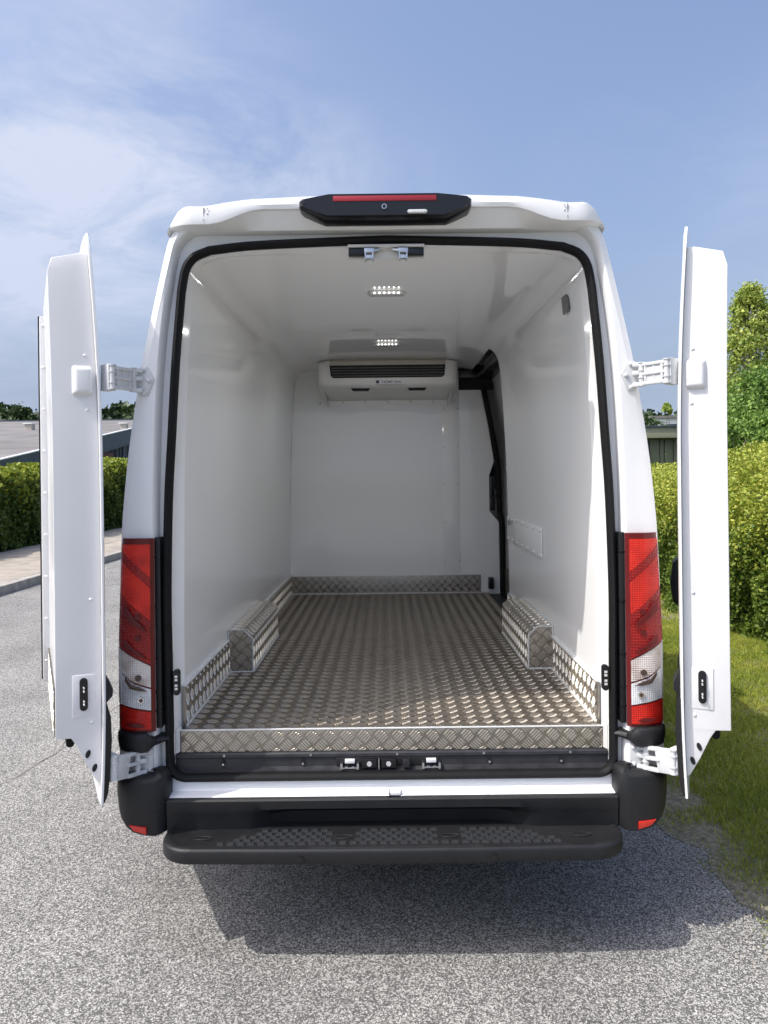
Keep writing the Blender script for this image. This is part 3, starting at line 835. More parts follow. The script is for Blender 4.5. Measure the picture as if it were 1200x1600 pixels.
step_out = []
hw, yf, rad = .803, 2.575, .115
for a in np.linspace(0, math.pi / 2, 12):
    step_out.append((hw - rad + rad * math.cos(a), yf + rad * 1.0 - rad * math.sin(a) + .010))
front = [(x, yf + .010 * (x / .66) ** 2) for x in np.linspace(.60, -.60, 24)]
left = [(-x, y) for x, y in step_out][::-1]
outl = [(hw, 2.80)] + step_out + front + left + [(-hw, 2.80)]
A = np.array(outl); cen = np.array([0, 2.80])
def shrink(A, d):
    B = A.copy()
    B[:, 0] -= np.sign(B[:, 0]) * np.minimum(d, np.abs(B[:, 0]))
    B[:, 1] = np.where(B[:, 1] < 2.79, B[:, 1] + d * np.clip((2.80 - A[:, 1]) / .2, 0, 1), B[:, 1])
    return B
rr = []
for d, z in ((.05, .3735), (.008, .372), (.002, .375), (0, .380), (0, .4125), (.002, .4185), (.006, .4228), (.020, .4250), (.026, .4220), (.034, .4205)):
    B = shrink(A, d); rr.append(np.array([(x, y, z) for x, y in B]))
v, f = loft_vf(rr); n = len(outl); f.append(tuple(range(9 * n, 10 * n))); f.append(tuple(range(n)))
step = mesh('rear_step', v, f, 'plastic', van, smooth=35)
b = MB()
ovals = (-.66, -.17, .20, .66)
for r_ in range(5):
    y = 2.628 + r_ * .0235
    lim = .59 - .035 * r_
    k = 0; x = -lim + (.0175 if r_ % 2 else 0)
    while x < lim:
        if all(abs(x - ox) > .042 or not (1 <= r_ <= 4) for ox in ovals):
            w_, d_ = .0130, .0085
            b.add([(x - w_, y - d_, .420), (x + w_, y - d_, .420), (x + w_, y + d_, .420), (x - w_, y + d_, .420),
                   (x - w_ + .003, y - d_ + .002, .4262), (x + w_ - .003, y - d_ + .002, .4262), (x + w_ - .003, y + d_ - .002, .4262), (x - w_ + .003, y + d_ - .002, .4262)],
                  [(4, 5, 6, 7), (0, 1, 5, 4), (1, 2, 6, 5), (2, 3, 7, 6), (3, 0, 4, 7)])
        x += .035
o = b.build('tread_pads', 'tread_pad', step); o['kind'] = 'stuff'
def oval(nm, x, y):
    pts = [(x + .030 * math.cos(a), y + .013 * math.sin(a), .421) for a in np.linspace(0, 2 * math.pi, 25)[:-1]]
    tube(nm, [(p[0], p[1], .4225) for p in pts], .0016, 'plastic', step, closed=True, n=6)
for x in ovals: oval('step_plug', x, 2.672)
for x in (-.735, -.31, .34, .735):
    y = yf + .010 * (x / .66) ** 2 - .001 + (.018 if abs(x) > .7 else 0)
    q = MB().cyl((x, y + .006, .394), (x, y - .004, .394), .0115, 16).build('parking_sensor', 'gloss_black', step, smooth=30)
    MB().cyl((x, y - .003, .394), (x, y - .0055, .394), .0075, 16).build('sensor_face', 'plastic', q, smooth=30)

# plastic entrance sill between seal and tread plate ------------------
sill = sweep_x('entrance_sill', [(2.875, .657), (2.848, .655), (2.842, .650), (2.840, .640), (2.846, .636), (2.842, .606), (2.832, .600), (2.822, .596), (2.82, .57), (2.875, .57)], -.80, .80, 'plastic2', van)
for x in np.linspace(-.60, .68, 5):
    MB().cyl((x - .02, 2.842, .6475), (x - .02, 2.8385, .6475), .0045, 10).build('sill_screw', 'steel', sill, smooth=30)
for x in (-.625, -.33, .36, .625):
    q = MB().prism([(px, 2.844, pz) for px, pz in pill(x, .622, .013, .024)], (0, -.0055, 0)).build('sill_clip_hole', 'dark', sill)
    MB().cyl((x + .001, 2.840, .616), (x + .001, 2.8365, .616), .0045, 8).build('sill_clip', 'steel', q)
lock = box('lock_recess', -.205, .175, 2.8375, 2.848, .605, .6375, 'dark', sill, bevel=.003)
for x in (-.155, .145):
    b = MB(); b.box(x - .018, x + .018, 2.822, 2.842, .621, .633); b.build('striker_plate', 'label_white', lock, bevel=.001)
    b = MB(); b.box(x - .034, x - .026, 2.815, 2.842, .600, .622); b.box(x + .026, x + .034, 2.815, 2.842, .600, .622); b.box(x - .026, x + .026, 2.822, 2.842, .600, .606)
    b.box(x - .018, x - .006, 2.818, 2.83, .604, .610); b.box(x + .006, x + .018, 2.818, 2.83, .604, .610)
    b.build('striker_bracket', 'steel', lock, bevel=.001)
for x in (-.083, -.012):
    q = box('lock_block', x - .027, x + .027, 2.818, 2.842, .603, .636, 'gloss_black', lock, bevel=.003)
    MB().cyl((x, 2.819, .620), (x, 2.8155, .620), .009, 14).build('lock_eye', 'tread_lining_door', q, smooth=30)
box('lock_divider', -.050, -.046, 2.814, 2.842, .600, .637, 'steel', lock, bevel=.001)
box('lock_stop', .040, .066, 2.816, 2.842, .605, .632, 'plastic2', lock, bevel=.002)

# ------------------------------------------------------------------ cargo interior
Y0, Y1, YD = 2.93, 6.09, 5.06           # rear edge, bulkhead, end of the right-hand wall panel
nW = len(W_c); half = nW // 2
Sin = offset2(S_c, -.023)
Sin_f = Sin.copy()
Sin_f[:, 1] = np.maximum(Sin_f[:, 1], .60)
iR = 26; iL = nW - 27                    # split below the roof corners
def wall_piece(name, i0, i1, ya, yb, m='lining', n=10):
    rr = [ring(W_c[i0:i1 + 1], y) for y in np.linspace(ya, yb, n)]
    return loft(name, rr, m, van, smooth=40)
wr = wall_piece('right_side_lining', 0, iR, Y0, YD)
wl = wall_piece('left_side_lining', iL, nW - 1, Y0, Y1)
ceil_ = wall_piece('ceiling_lining', iR, iL, Y0, YD, 'ceiling')
wall_piece('ceiling_lining', iR + 11, iL, YD, Y1, 'ceiling', 6)
# rear return of the lining to the door frame
fr = [ring(W_c, Y0), ring((W_c * .6 + Sin_f * .4), Y0 - .02), ring((W_c * .15 + Sin_f * .85), Y0 - .05), ring(Sin_f, RY + .04)]
loft('lining_return', fr, 'lining', van, smooth=50)
# outer edge of the wall panel at the side door opening
e = W_c[:iR + 1]
loft('side_opening_trim', [ring(e, YD), ring(offset2(W_c, .006)[:iR + 1], YD + .004), ring(offset2(W_c, .06)[:iR + 1], YD + .006)], 'unit', van)

# bulkhead panels
zt = 2.50
wL = W_c[iL:]                       # left edge following the side wall
left_edge = [(-x, z) for x, z in np.array([[.787, .70], [.787, .736], [.785, 1.2], [.777, 1.7], [.760, 2.1], [.742, 2.34], [.728, 2.43], [.69, 2.52]])]
pts = [(.548, .70)] + [(.548, 2.52)] + left_edge[::-1]
bh = MB().prism([(x, Y1, z) for x, z in pts], (0, .03, 0)).build('bulkhead', 'lining', van)
mid_p = MB().prism([(x, Y1 - .004, z) for x, z in [(.427, .742), (.562, .742), (.562, 2.50), (.427, 2.50)]], (0, .0035, 0)).build('bulkhead_cover_strip', 'lining', bh, bevel=.001)
pts = [(.5625, .70), (.5625, 2.345), (.748, 2.345), (.835, 1.78), (.795, 1.665), (.795, 1.385), (.868, 1.295), (.872, .70)]
rp = MB().prism([(x, Y1 - .002, z) for x, z in pts], (0, .032, 0)).build('bulkhead_side_panel', 'lining', van)
box('bulkhead_header', .5635, .84, Y1 + .01, Y1 + .05, 2.345, 2.55, 'dark', van, bevel=.004)
box('header_flange', .5635, .80, Y1 - .03, Y1 + .012, 2.44, 2.50, 'gloss_black', van, bevel=.006)
# unit bracket panel under the evaporator
bp_ = MB().prism([(x, Y1 - .0065, z) for x, z in [(-.555, 2.505), (-.555, 2.235), (.552, 2.235), (.552, 2.505)]], (0, .003, 0)).build('unit_mounting_panel', 'lining', bh, bevel=.001)
rivets('mounting_rivet', [(x, Y1 - .0065, 2.255) for x in np.linspace(-.535, .535, 7)], (0, -1, 0), .008, 'steel', bp_)
rivets('strip_rivet', [(x, Y1 - .0045, z) for x in (.44, .55) for z in (2.20, 1.90, 1.60, 1.30, 1.0)], (0, -1, 0), .007, 'unit', mid_p)
rivets('mounting_bolt', [(-.455, Y1 - .0065, 2.315), (.45, Y1 - .0065, 2.315)], (0, -1, 0), .016, 'unit', bp_)

# sliding door in the right-hand opening
sd = box('sliding_door', .915, .945, 4.9, 6.25, .66, 2.50, 'tread_lining_door', van, bevel=.004)
seal_pts = [(.742, 2.36), (.80, 2.05), (.845, 1.78), (.855, 1.60), (.862, 1.38), (.878, 1.28), (.882, 1.0), (.882, .74)]
tube('side_door_seal', [(x + .012, Y1 - .03, z) for x, z in catmull(seal_pts, 26)], .022, 'rubber', van, n=8)
tube('side_door_top_seal', [(.715, y, 2.492) for y in np.linspace(YD + .01, Y1 - .02, 6)], .022, 'rubber', van, n=8)
box('sliding_door_rail', .70, .93, YD + .01, 6.2, 2.43, 2.53, 'gloss_black', van, bevel=.006)
box('sliding_door_sill', .787, .95, YD + .01, 6.2, .66, .728, 'plastic', van, bevel=.004)
box('door_catch', .832, .862, Y1 - .06, Y1 - .01, 1.50, 1.56, 'gloss_black', van, bevel=.004)
box('door_catch_housing', .80, .84, Y1 - .012, Y1 + .004, 1.39, 1.66, 'gloss_black', van, bevel=.004)
box('sill_latch', .775, .815, Y1 - .07, Y1 - .01, .775, .865, 'gloss_black', van, bevel=.004)

# floor of checker plate and its raised bars
def tread(name, origin, ua, va, wu, wv, parent, clip=None, h=.0028, pitch=.064, L=.043, wd=.0062, gap=.0090, m='alu_bar', ph=(0, 0), local=False):
    """five-bar checker plate: groups of five short bars, alternately turned; joined as one relief"""
    o_ = np.array(origin, float); ua = np.array(ua, float); va = np.array(va, float); na = np.cross(ua, va)
    V = []; F = []
    hexu = np.array([-.5, -.30, .30, .5, .30, -.30]) * L
    hexw = np.array([0, -.5, -.5, 0, .5, .5]) * wd
    topu = np.array([-.42, -.27, .27, .42, .27, -.27]) * L
    topw = np.array([0, -.34, -.34, 0, .34, .34]) * wd
    fl = [(6, 7, 8, 9, 10, 11)] + [(i, (i + 1) % 6, 6 + (i + 1) % 6, 6 + i) for i in range(6)]
    cnt = 0
    nu = int(wu / pitch * 2) + 3; nv = int(wv / pitch * 2) + 3
    for i in range(-1, nu):
        for j in range(-1, nv):
            if (i + j) % 2: continue
            cu = i * pitch / 2 + ph[0]; cv = j * pitch / 2 + ph[1]
            ang = math.pi / 4 if j % 2 else -math.pi / 4
            c, s = math.cos(ang), math.sin(ang)
            for k in range(-2, 3):
                bu, bv = cu - s * k * gap, cv + c * k * gap
                lk = 1.0 - .10 * abs(k) + random.uniform(-.02, .02)
                U = np.concatenate([hexu, topu]) * lk; Wd = np.concatenate([hexw, topw])
                # slight bow of every bar
                bow = .0016 * (1 - (U / (L / 2)) ** 2)
                pu = bu + c * U - s * (Wd + bow); pv = bv + s * U + c * (Wd + bow)
                if pu.max() < .006 or pv.max() < .006 or pu.min() > wu - .006 or pv.min() > wv - .006: continue
                pu = np.clip(pu, .002, wu - .002); pv = np.clip(pv, .002, wv - .002)
                if clip and not clip(bu, bv): continue
                hh = np.array([0] * 6 + [h] * 6)
                P = o_ + pu[:, None] * ua + pv[:, None] * va + hh[:, None] * na
                V.append(P); F += [tuple(q + 12 * cnt for q in ff) for ff in fl]; cnt += 1
    m = 'alu_bar' if name == 'floor_tread_bars' else 'alu_bar_lit'
    o = mesh(name, np.vstack(V), F, m, parent, local, fix=False)
    o['kind'] = 'stuff'
    return o

FZ = .736
fl_v, fl_f = box_vf(-.785, .785, 2.868, Y1, .70, FZ)
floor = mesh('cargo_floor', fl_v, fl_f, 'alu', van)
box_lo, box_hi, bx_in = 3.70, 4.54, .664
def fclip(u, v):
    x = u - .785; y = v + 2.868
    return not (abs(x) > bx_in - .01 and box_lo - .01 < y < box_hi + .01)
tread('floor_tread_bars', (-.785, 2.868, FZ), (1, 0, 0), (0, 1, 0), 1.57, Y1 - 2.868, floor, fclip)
edge_plate = box('threshold_plate', -.785, .785, 2.858, 2.8675, .655, FZ + .001, 'alu_lit', van, bevel=.002)
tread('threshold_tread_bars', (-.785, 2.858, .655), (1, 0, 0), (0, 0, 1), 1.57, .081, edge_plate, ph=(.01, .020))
box('threshold_nosing', -.787, .787, 2.8555, 2.866, FZ - .001, FZ + .0035, 'alu_edge', van, bevel=.0015)
for s in (-1, 1):
    MB().prism([(s * .7865, 2.850, .66), (s * .800, 2.846, .655), (s * .800, 2.848, .748), (s * .7865, 2.852, .742)], (0, .03, 0)).build('threshold_end_trim', 'unit', van)

# skirtings
SK = .152
for s in (-1, 1):
    ya, yb = 2.90, (Y1 if s < 0 else YD)
    sk = box('skirting', s * .776, s * .7865, ya, yb, FZ, FZ + SK, 'alu_lit', van, bevel=.001)
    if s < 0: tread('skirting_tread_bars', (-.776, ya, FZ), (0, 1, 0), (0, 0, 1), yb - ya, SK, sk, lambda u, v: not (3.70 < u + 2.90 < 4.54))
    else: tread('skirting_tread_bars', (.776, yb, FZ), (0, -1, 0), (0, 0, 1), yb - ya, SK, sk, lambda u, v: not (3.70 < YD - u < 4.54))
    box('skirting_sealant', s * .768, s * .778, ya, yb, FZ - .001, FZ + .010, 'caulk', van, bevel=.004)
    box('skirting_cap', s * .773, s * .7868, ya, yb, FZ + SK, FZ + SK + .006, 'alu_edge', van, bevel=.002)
sk = box('bulkhead_skirting', -.776, .72, Y1 - .010, Y1 - .001, FZ, FZ + .145, 'alu_lit', van, bevel=.001)
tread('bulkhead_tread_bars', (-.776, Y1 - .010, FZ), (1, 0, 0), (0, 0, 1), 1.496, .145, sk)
box('bulkhead_sealant', -.776, .785, Y1 - .020, Y1 - .008, FZ - .001, FZ + .012, 'caulk', van, bevel=.004)
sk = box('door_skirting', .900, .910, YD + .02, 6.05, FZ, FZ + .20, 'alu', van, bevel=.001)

# wheel boxes of checker plate
for s in (-1, 1):
    h, ch = .205, .042; xi, xo = bx_in, .786
    prof = [(xo, FZ), (xi, FZ), (xi, FZ + h - ch), (xi + .006, FZ + h - ch * .72), (xi + ch * .72, FZ + h - .006), (xi + ch, FZ + h), (xo, FZ + h)]
    wb = MB().prism([(s * x, box_lo, z) for x, z in prof], (0, box_hi - box_lo, 0)).build('wheel_box', 'alu_lit', van, smooth=35)
    if s < 0:
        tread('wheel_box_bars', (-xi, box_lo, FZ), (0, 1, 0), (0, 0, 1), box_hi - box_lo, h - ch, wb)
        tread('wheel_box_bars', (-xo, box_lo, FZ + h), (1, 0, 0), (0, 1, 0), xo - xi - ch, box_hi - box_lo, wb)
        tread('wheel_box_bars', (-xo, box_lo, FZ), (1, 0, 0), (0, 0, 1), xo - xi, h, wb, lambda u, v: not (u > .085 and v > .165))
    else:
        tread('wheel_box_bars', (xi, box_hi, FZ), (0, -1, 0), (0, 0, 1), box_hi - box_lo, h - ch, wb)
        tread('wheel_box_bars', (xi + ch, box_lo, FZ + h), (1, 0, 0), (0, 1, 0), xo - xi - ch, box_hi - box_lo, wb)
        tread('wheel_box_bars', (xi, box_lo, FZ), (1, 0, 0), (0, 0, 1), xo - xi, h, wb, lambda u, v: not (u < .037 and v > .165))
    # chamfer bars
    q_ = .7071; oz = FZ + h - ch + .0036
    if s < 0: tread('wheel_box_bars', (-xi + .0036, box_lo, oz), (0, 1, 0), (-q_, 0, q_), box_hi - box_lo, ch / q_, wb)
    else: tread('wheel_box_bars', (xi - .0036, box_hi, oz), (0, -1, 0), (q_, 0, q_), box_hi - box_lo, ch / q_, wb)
    # weld and sealant beads round the box
    yb = box_lo - .002
    bead = [(s * (xo - .004), FZ + .004), (s * xi, FZ + .004), (s * xi, FZ + h - ch), (s * (xi + ch), FZ + h), (s * (xo - .004), FZ + h), (s * (xo - .004), FZ + .004)]
    b = MB()
    for (xa, za), (xb, zb) in zip(bead[:-1], bead[1:]): b.cyl((xa, yb, za), (xb, yb, zb), .0042, 6)
    b.build('weld_bead', 'caulk', wb, smooth=60)
    MB().cyl((s * (xi - .002), box_lo, FZ + .003), (s * (xi - .002), box_hi, FZ + .003), .006, 6).build('sealant_bead', 'caulk', wb, smooth=60)
    MB().cyl((s * (xo - .004), box_lo, FZ + h + .002), (s * (xo - .004), box_hi, FZ + h + .002), .0065, 6).build('sealant_bead', 'caulk', wb, smooth=60)

# right wall patch with rivets, sticker and pull hole
def wall_x(z):
    return float(np.interp(z, [.736, 1.2, 1.7, 2.1, 2.34], [.787, .785, .777, .760, .742]))
b = MB()
y_a, y_b, z_a, z_b = 3.92, 5.04, 1.245, 1.400
patch = MB().prism([(wall_x(z_b) - .001, y, z) for y, z in [(y_a, z_a), (y_b, z_a), (y_b, z_b), (y_a, z_b)]], (-.0055, 0, 0)).build('wall_patch', 'lining', van, bevel=.001)
rivets('patch_rivet', [(wall_x(z_b) - .0065, y, z) for z in (z_a + .014, z_b - .014) for y in np.linspace(y_a + .02, y_b - .03, 7)], (-1, 0, 0), .010, 'unit', patch, h=.008)
sx_ = wall_x(2.34)
tube('wall_hole_plug', [(.780, 4.985 + .012 * math.cos(a), 1.36 + .016 * math.sin(a)) for a in np.linspace(0, 2 * math.pi, 13)[:-1]], .006, 'rubber', van, closed=True, n=6)
yy = 3.10
MB().prism([(.742 - .012, yy, 2.335), (.742 - .012, yy + .085, 2.335), (.735 - .012, yy + .085, 2.405), (.738 - .012, yy + .02, 2.405), (.740 - .012, yy, 2.385)], (.006, 0, 0)).build('wall_sticker', 'sticker', van)

# electrical contact pods on the door frame
def pod_contact(x, y, z, s, parent):
    q = MB().prism([(px, y, pz) for px, pz in pill(x, z, .024, .095)], (0, .02, 0)).build('contact_pod', 'gloss_black', parent, bevel=.002)
    for dz in (-.022, -.010, .010, .022): box('contact_stud', x - .005, x + .005, y - .003, y + .002, z + dz - .004, z + dz + .004, 'alu_edge', q, bevel=0)
for s in (-1, 1):
    pod_contact(s * .784, 2.803, .930, s, van)

# roof striker plate with two latches
plate = box('roof_striker_plate', -.140, .140, 2.800, 2.850, 2.512, 2.522, 'unit', van, bevel=.002)
box('striker_backing', -.140, .140, 2.835, 2.850, 2.478, 2.520, 'unit', plate, bevel=.002)
for s in (-1, 1):
    box('latch_body', s * .078, s * .138, 2.805, 2.838, 2.484, 2.510, 'gloss_black', plate, bevel=.003)
    b = MB(); x = s * .062
    b.box(x - .018, x + .018, 2.795, 2.835, 2.490, 2.508); b.box(x - .016, x - .011, 2.790, 2.82, 2.462, 2.492); b.box(x + .011, x + .016, 2.790, 2.82, 2.462, 2.492); b.box(x - .012, x + .012, 2.796, 2.815, 2.468, 2.482)
    b.prism([(s * .044, 2.80, 2.505), (s * .022, 2.81, 2.511), (s * .022, 2.81, 2.502), (s * .046, 2.80, 2.495)], (0, .02, 0))
    b.build('latch_hook', 'steel', plate, bevel=.0015)

# ceiling lamps
def ceil_lamp(y, n_led=6):
    z = 2.524
    lm = MB().prism([(x, y + dy_, z) for x, dy_ in [(-.075, -.03), (-.088, 0), (-.075, .03), (.075, .03), (.088, 0), (.075, -.03)]], (0, 0, -.014)).build('ceiling_lamp', 'lamp_lens', van, bevel=.003)
    for i in range(n_led):
        x = -.055 + i * .022
        MB().cyl((x, y - .031, z - .010), (x, y - .036, z - .012), .0036, 10).build('led', 'led', lm, smooth=30)
    al = bpy.data.lights.new('ceiling_lamp_light', 'AREA'); al.shape = 'RECTANGLE'; al.size = .14; al.size_y = .04
    al.energy = 1.05; al.color = (1.0, 1.0, 1.0)
    lo = bpy.data.objects.new('ceiling_lamp_light', al); lo.location = (0, y, z - .018); put(lo, van)
ceil_lamp(3.55); ceil_lamp(4.94)

# refrigeration unit ------------------------------------------------
unit = empty('refrigeration_unit', (0, 5.83, 2.52)); unit.parent = van; unit.matrix_parent_inverse = Matrix.Translation((0, -5.4, 0))
U0, U1, UW = 5.57, 6.08, .51
def u_section(x):
    e = max(0.0, (abs(x) - (UW - .06)) / .06); e = min(1, e); rnd = .05 * (1 - math.sqrt(max(0, 1 - e * e)))
    k = .02 * e
    return [(U1, 2.505), (U0 + .05 + rnd, 2.518 - .2 * k), (U0 + .012 + rnd, 2.514 - k), (U0 + rnd, 2.500 - k), (U0 - .004 + rnd, 2.40), (U0 + .004 + rnd, 2.345 + .3 * k), (U0 + .020 + rnd, 2.325 + .6 * k), (U0 + .07 + rnd, 2.310 + k), (U1, 2.27 + k)]
xs_u = np.concatenate([np.linspace(-UW, -UW + .06, 8), np.linspace(-UW + .08, UW - .08, 10), np.linspace(UW - .06, UW, 8)])
rr = [np.array([(x, y, z) for y, z in u_section(x)]) for x in xs_u]
v, f = loft_vf(rr); k = len(rr[0]); f.append(tuple(range(k))); f.append(tuple(range((len(xs_u) - 1) * k, len(xs_u) * k)))
us = mesh('unit_shell', v, f, 'unit', unit, smooth=40)
box('outlet_frame', -.42, .42, U0 - .010, U0 + .02, 2.476, 2.512, 'unit_beige', unit, bevel=.004)
gr = MB().prism([(-.42, U0 - .0065, 2.477), (.42, U0 - .0065, 2.477), (.412, U0 - .0065, 2.40), (.395, U0 - .0065, 2.385), (-.395, U0 - .0065, 2.385), (-.412, U0 - .0065, 2.40)], (0, .02, 0)).build('air_outlet', 'dark', unit)
for i in range(4):
    z = 2.457 - i * .0195
    MB().prism([(-.405, U0 - .010, z), (-.405, U0 - .0065, z + .004), (-.405, U0 - .0065, z - .004), (-.405, U0 - .014, z - .004)], (.81, 0, 0)).build('louvre', 'sticker', unit)
for x in (-.20, .215):
    b = MB(); b.prism([(x - .075, U0 + .05, 2.318), (x + .075, U0 + .05, 2.318), (x + .055, U0 + .06, 2.298), (x - .055, U0 + .06, 2.298)], (0, .05, 0)); b.build('drain_clip', 'gloss_black', unit, bevel=.003)
box('service_seam', -.05, .04, U0 + .0105, U0 + .02, 2.3285, 2.3305, 'unit_beige', unit, bevel=0)
tube('hanger_rail', [(x, U0 - .002 + .12 * (abs(x) / .52) ** 6, 2.519) for x in np.linspace(-.52, .52, 30)], .005, 'unit_beige', unit, n=6)
for s in (-1, 1):
    b = MB(); b.prism([(s * .47, 5.75, 2.30), (s * .47, 6.07, 2.28), (s * .47, 6.07, 2.22)], (s * .014, 0, 0)); b.build('unit_bracket', 'unit', unit)
lab = box('name_plate', -.095, .112, U0 - .008, U0 + .002, 2.338, 2.370, 'label_white', unit, bevel=.001)
box('name_emblem', -.085, -.060, U0 - .0095, U0 - .007, 2.343, 2.365, 'label_ink', lab, bevel=0)
def text_mesh(name, body_, size, m, loc, parent, width=None):
    cu = bpy.data.curves.new(name, 'FONT'); cu.body = body_; cu.size = size; cu.align_x = 'LEFT'; cu.extrude = .0004; cu.offset = .0005
    tmp = bpy.data.objects.new(name + '_tmp', cu); COL.objects.link(tmp)
    bpy.context.view_layer.update()
    dg = bpy.context.evaluated_depsgraph_get()
    me = bpy.data.meshes.new_from_object(tmp.evaluated_get(dg))
    bpy.data.objects.remove(tmp); bpy.data.curves.remove(cu)
    co = np.array([v.co[:] for v in me.vertices]); w0 = co[:, 0].max() - co[:, 0].min(); k = (width / w0) if width else 1
    for v_ in me.vertices: v_.co = Vector((loc[0] + (v_.co.x - co[:, 0].min()) * k, loc[1] - v_.co.z, loc[2] + v_.co.y))
    me.materials.clear(); me.materials.append(M[m])
    return put(bpy.data.objects.new(name, me), parent)
text_mesh('name_lettering', 'THERMO KING', .026, 'label_ink', (-.050, U0 - .0085, 2.345), lab, .150)

# ------------------------------------------------------------------ rear doors (built shut, then swung open)
def edge(z):
    """inset of the hinge edge with height (door frame leans inwards)"""
    return float(np.interp(z, [.5, 1.4, 1.8, 2.1, 2.36, 2.55], [0, 0.0, .018, .040, .066, .095]))
def bow(z):
    return .030 * max(0, (z - 1.75) / .78) ** 1.8 + .012 * max(0, (.95 - z) / .4) ** 2

def rear_door(s, hinge, ang, kick):
    """s=-1 left door, s=+1 right door; local x runs from hinge to free edge (mirrored for the right door), y is door thickness"""
    k = -s
    TH = .158
    zs = np.concatenate([np.linspace(.566, 1.75, 12), np.linspace(1.80, 2.47, 14), [2.505, 2.530, 2.548]])
    def xk(x): return k * x
    def top_round(z): return max(0, (z - 2.47) / .09) ** 2 * .04
    cols = lambda z, y: [edge(z) + top_round(z) + .0, .79 + .035]
    # outer skin
    V = []; F = []
    for z in zs:
        xe = edge(z) + top_round(z); xf = .825 - top_round(z) - max(0, (z - 2.465) / .093) ** 1.5 * .52
        yb = bow(z)
        V += [(xk(xe), yb + .003, z), (xk(xe + .006), yb, z), (xk((xe + xf) / 2), yb - .006, z), (xk(xf - .006), yb, z), (xk(xf), yb + .003, z),
              (xk(xf), yb + .014, z), (xk(xf - .05), yb + .016, z), (xk(xe + .06), yb + .014, z), (xk(xe), yb + .009, z)]
    m_ = 9
    for i in range(len(zs) - 1):
        for j in range(m_): F.append((i * m_ + j, i * m_ + (j + 1) % m_, (i + 1) * m_ + (j + 1) % m_, (i + 1) * m_ + j))
    F.append(tuple(range(m_))); F.append(tuple(range((len(zs) - 1) * m_, len(zs) * m_)))
    me_o = mesh('rear_door', V, F, 'paint', None, smooth=30)
    COL.objects.unlink(me_o)
    d = put(me_o, van)
    # matrix: root transform relative to world
    d.location = (hinge[0], hinge[1], 0); d.rotation_euler = (0, 0, ang)
    d.matrix_parent_inverse = Matrix.Translation((0, -5.4, 0))
    # insulated plug
    prof = [(.022, .635), (.060, .700), (.092, .770), (.112, .800), (TH, .800), (TH, 2.395), (TH - .02, 2.445), (.05, 2.462), (.022, 2.470)]
    V = []; F = []; npf = len(prof)
    for side in (0, 1):
        for y, z in prof:
            x = (edge(z) + .028 + .004 * (y / TH)) if side == 0 else (.785 - .02 * (y / TH))
            V.append((xk(x), y + bow(z) * (1 - y / TH * .55), z))
    # subdivide the upright hinge edge so it follows the lean
    zz_ = np.concatenate([np.linspace(.80, 1.7, 4), np.linspace(1.8, 2.395, 8)])
    rr = []
    for side in (0, 1):
        pass
    levels = [(.635, .012, .024), (.700, .012, .060), (.770, .012, .092), (.798, .012, .110), (.802, .012, TH)] + [(z, .012, TH) for z in zz_[1:]] + [(2.445, .012, TH - .015), (2.472, .012, .05)]
    rings = []
    for z, ya, yb in levels:
        x0 = edge(z) + .028; x1 = .785; bw = bow(z)
        rings.append(np.array([(xk(x0), ya + bw, z), (xk(x1), ya + bw, z), (xk(x1 - .012), yb + bw * .45, z), (xk(x0 + .004), yb + bw * .45, z)]))
    v, f = loft_vf(rings, True); f.append((0, 1, 2, 3)); q = len(rings) - 1; f.append((4 * q, 4 * q + 1, 4 * q + 2, 4 * q + 3))
    plug = mesh('door_insulation', v, f, 'door_white', d, local=True, bevel=.007, bseg=3)
    def on_edge(y, z):        # point on the plug's hinge-side face
        return edge(z) + .028 + .004 * (y / TH)
    # pressed pocket for the hinge (raised pad on the edge face)
    zc = 2.02; x0 = on_edge(.08, zc)
    b = MB(); ya, yb, za, zb = .030, .098, 1.962, 2.072
    b.add([(xk(on_edge(ya, za) + .004), ya, za), (xk(on_edge(yb, za) + .004), yb, za), (xk(on_edge(yb, zb) + .004), yb, zb), (xk(on_edge(ya, zb) + .004), ya, zb),
           (xk(on_edge(ya, za) - .020), ya, za + .012), (xk(on_edge(yb, za) - .020), yb - .014, za + .012), (xk(on_edge(yb, zb) - .020), yb - .014, zb - .014), (xk(on_edge(ya, zb) - .020), ya, zb - .014)],
          [(0, 1, 2, 3), (4, 5, 6, 7), (0, 1, 5, 4), (1, 2, 6, 5), (2, 3, 7, 6), (3, 0, 4, 7)])
    b.build('hinge_pocket', 'door_white', d, local=True, bevel=.010, bseg=3)
    # screws on the edge face
    rivets('edge_screw', [(xk(on_edge(.04, z)), .044 + bow(z), z) for z in (2.105, 1.915, 1.265, .845)], (-k, 0, 0), .0065, 'door_white', d, local=True)
    # contact recess plate and pod with pins
    z = .935; xe = on_edge(.08, z)
    b = MB(); b.box(min(xk(xe - .003), xk(xe + .004)), max(xk(xe - .003), xk(xe + .004)), .032, .105, .868, 1.010)
    b.build('contact_plate', 'door_white', d, local=True, bevel=.002)
    po = pill(.070, .945, .026, .112)
    pd = MB().prism([(xk(xe - .003), y, zz) for y, zz in po], (-k * .007, 0, 0)).build('contact_pod', 'gloss_black', d, local=True, bevel=.0015)
    for dz in (-.032, -.022, .012, .024):
        MB().cyl((xk(xe - .009), .070, .945 + dz), (xk(xe - .026), .070, .945 + dz), .0026, 8).build('contact_pin', 'alu_edge', pd, local=True, smooth=40)
    # bottom: black rubber stop and drain slots
    b = MB(); b.box(min(xk(.075), xk(.115)), max(xk(.075), xk(.115)), .100, .124, .776, .801); b.cyl((xk(.070), .112, .770), (xk(.120), .112, .770), .014, 10)
    b.build('door_stop', 'rubber', d, local=True)
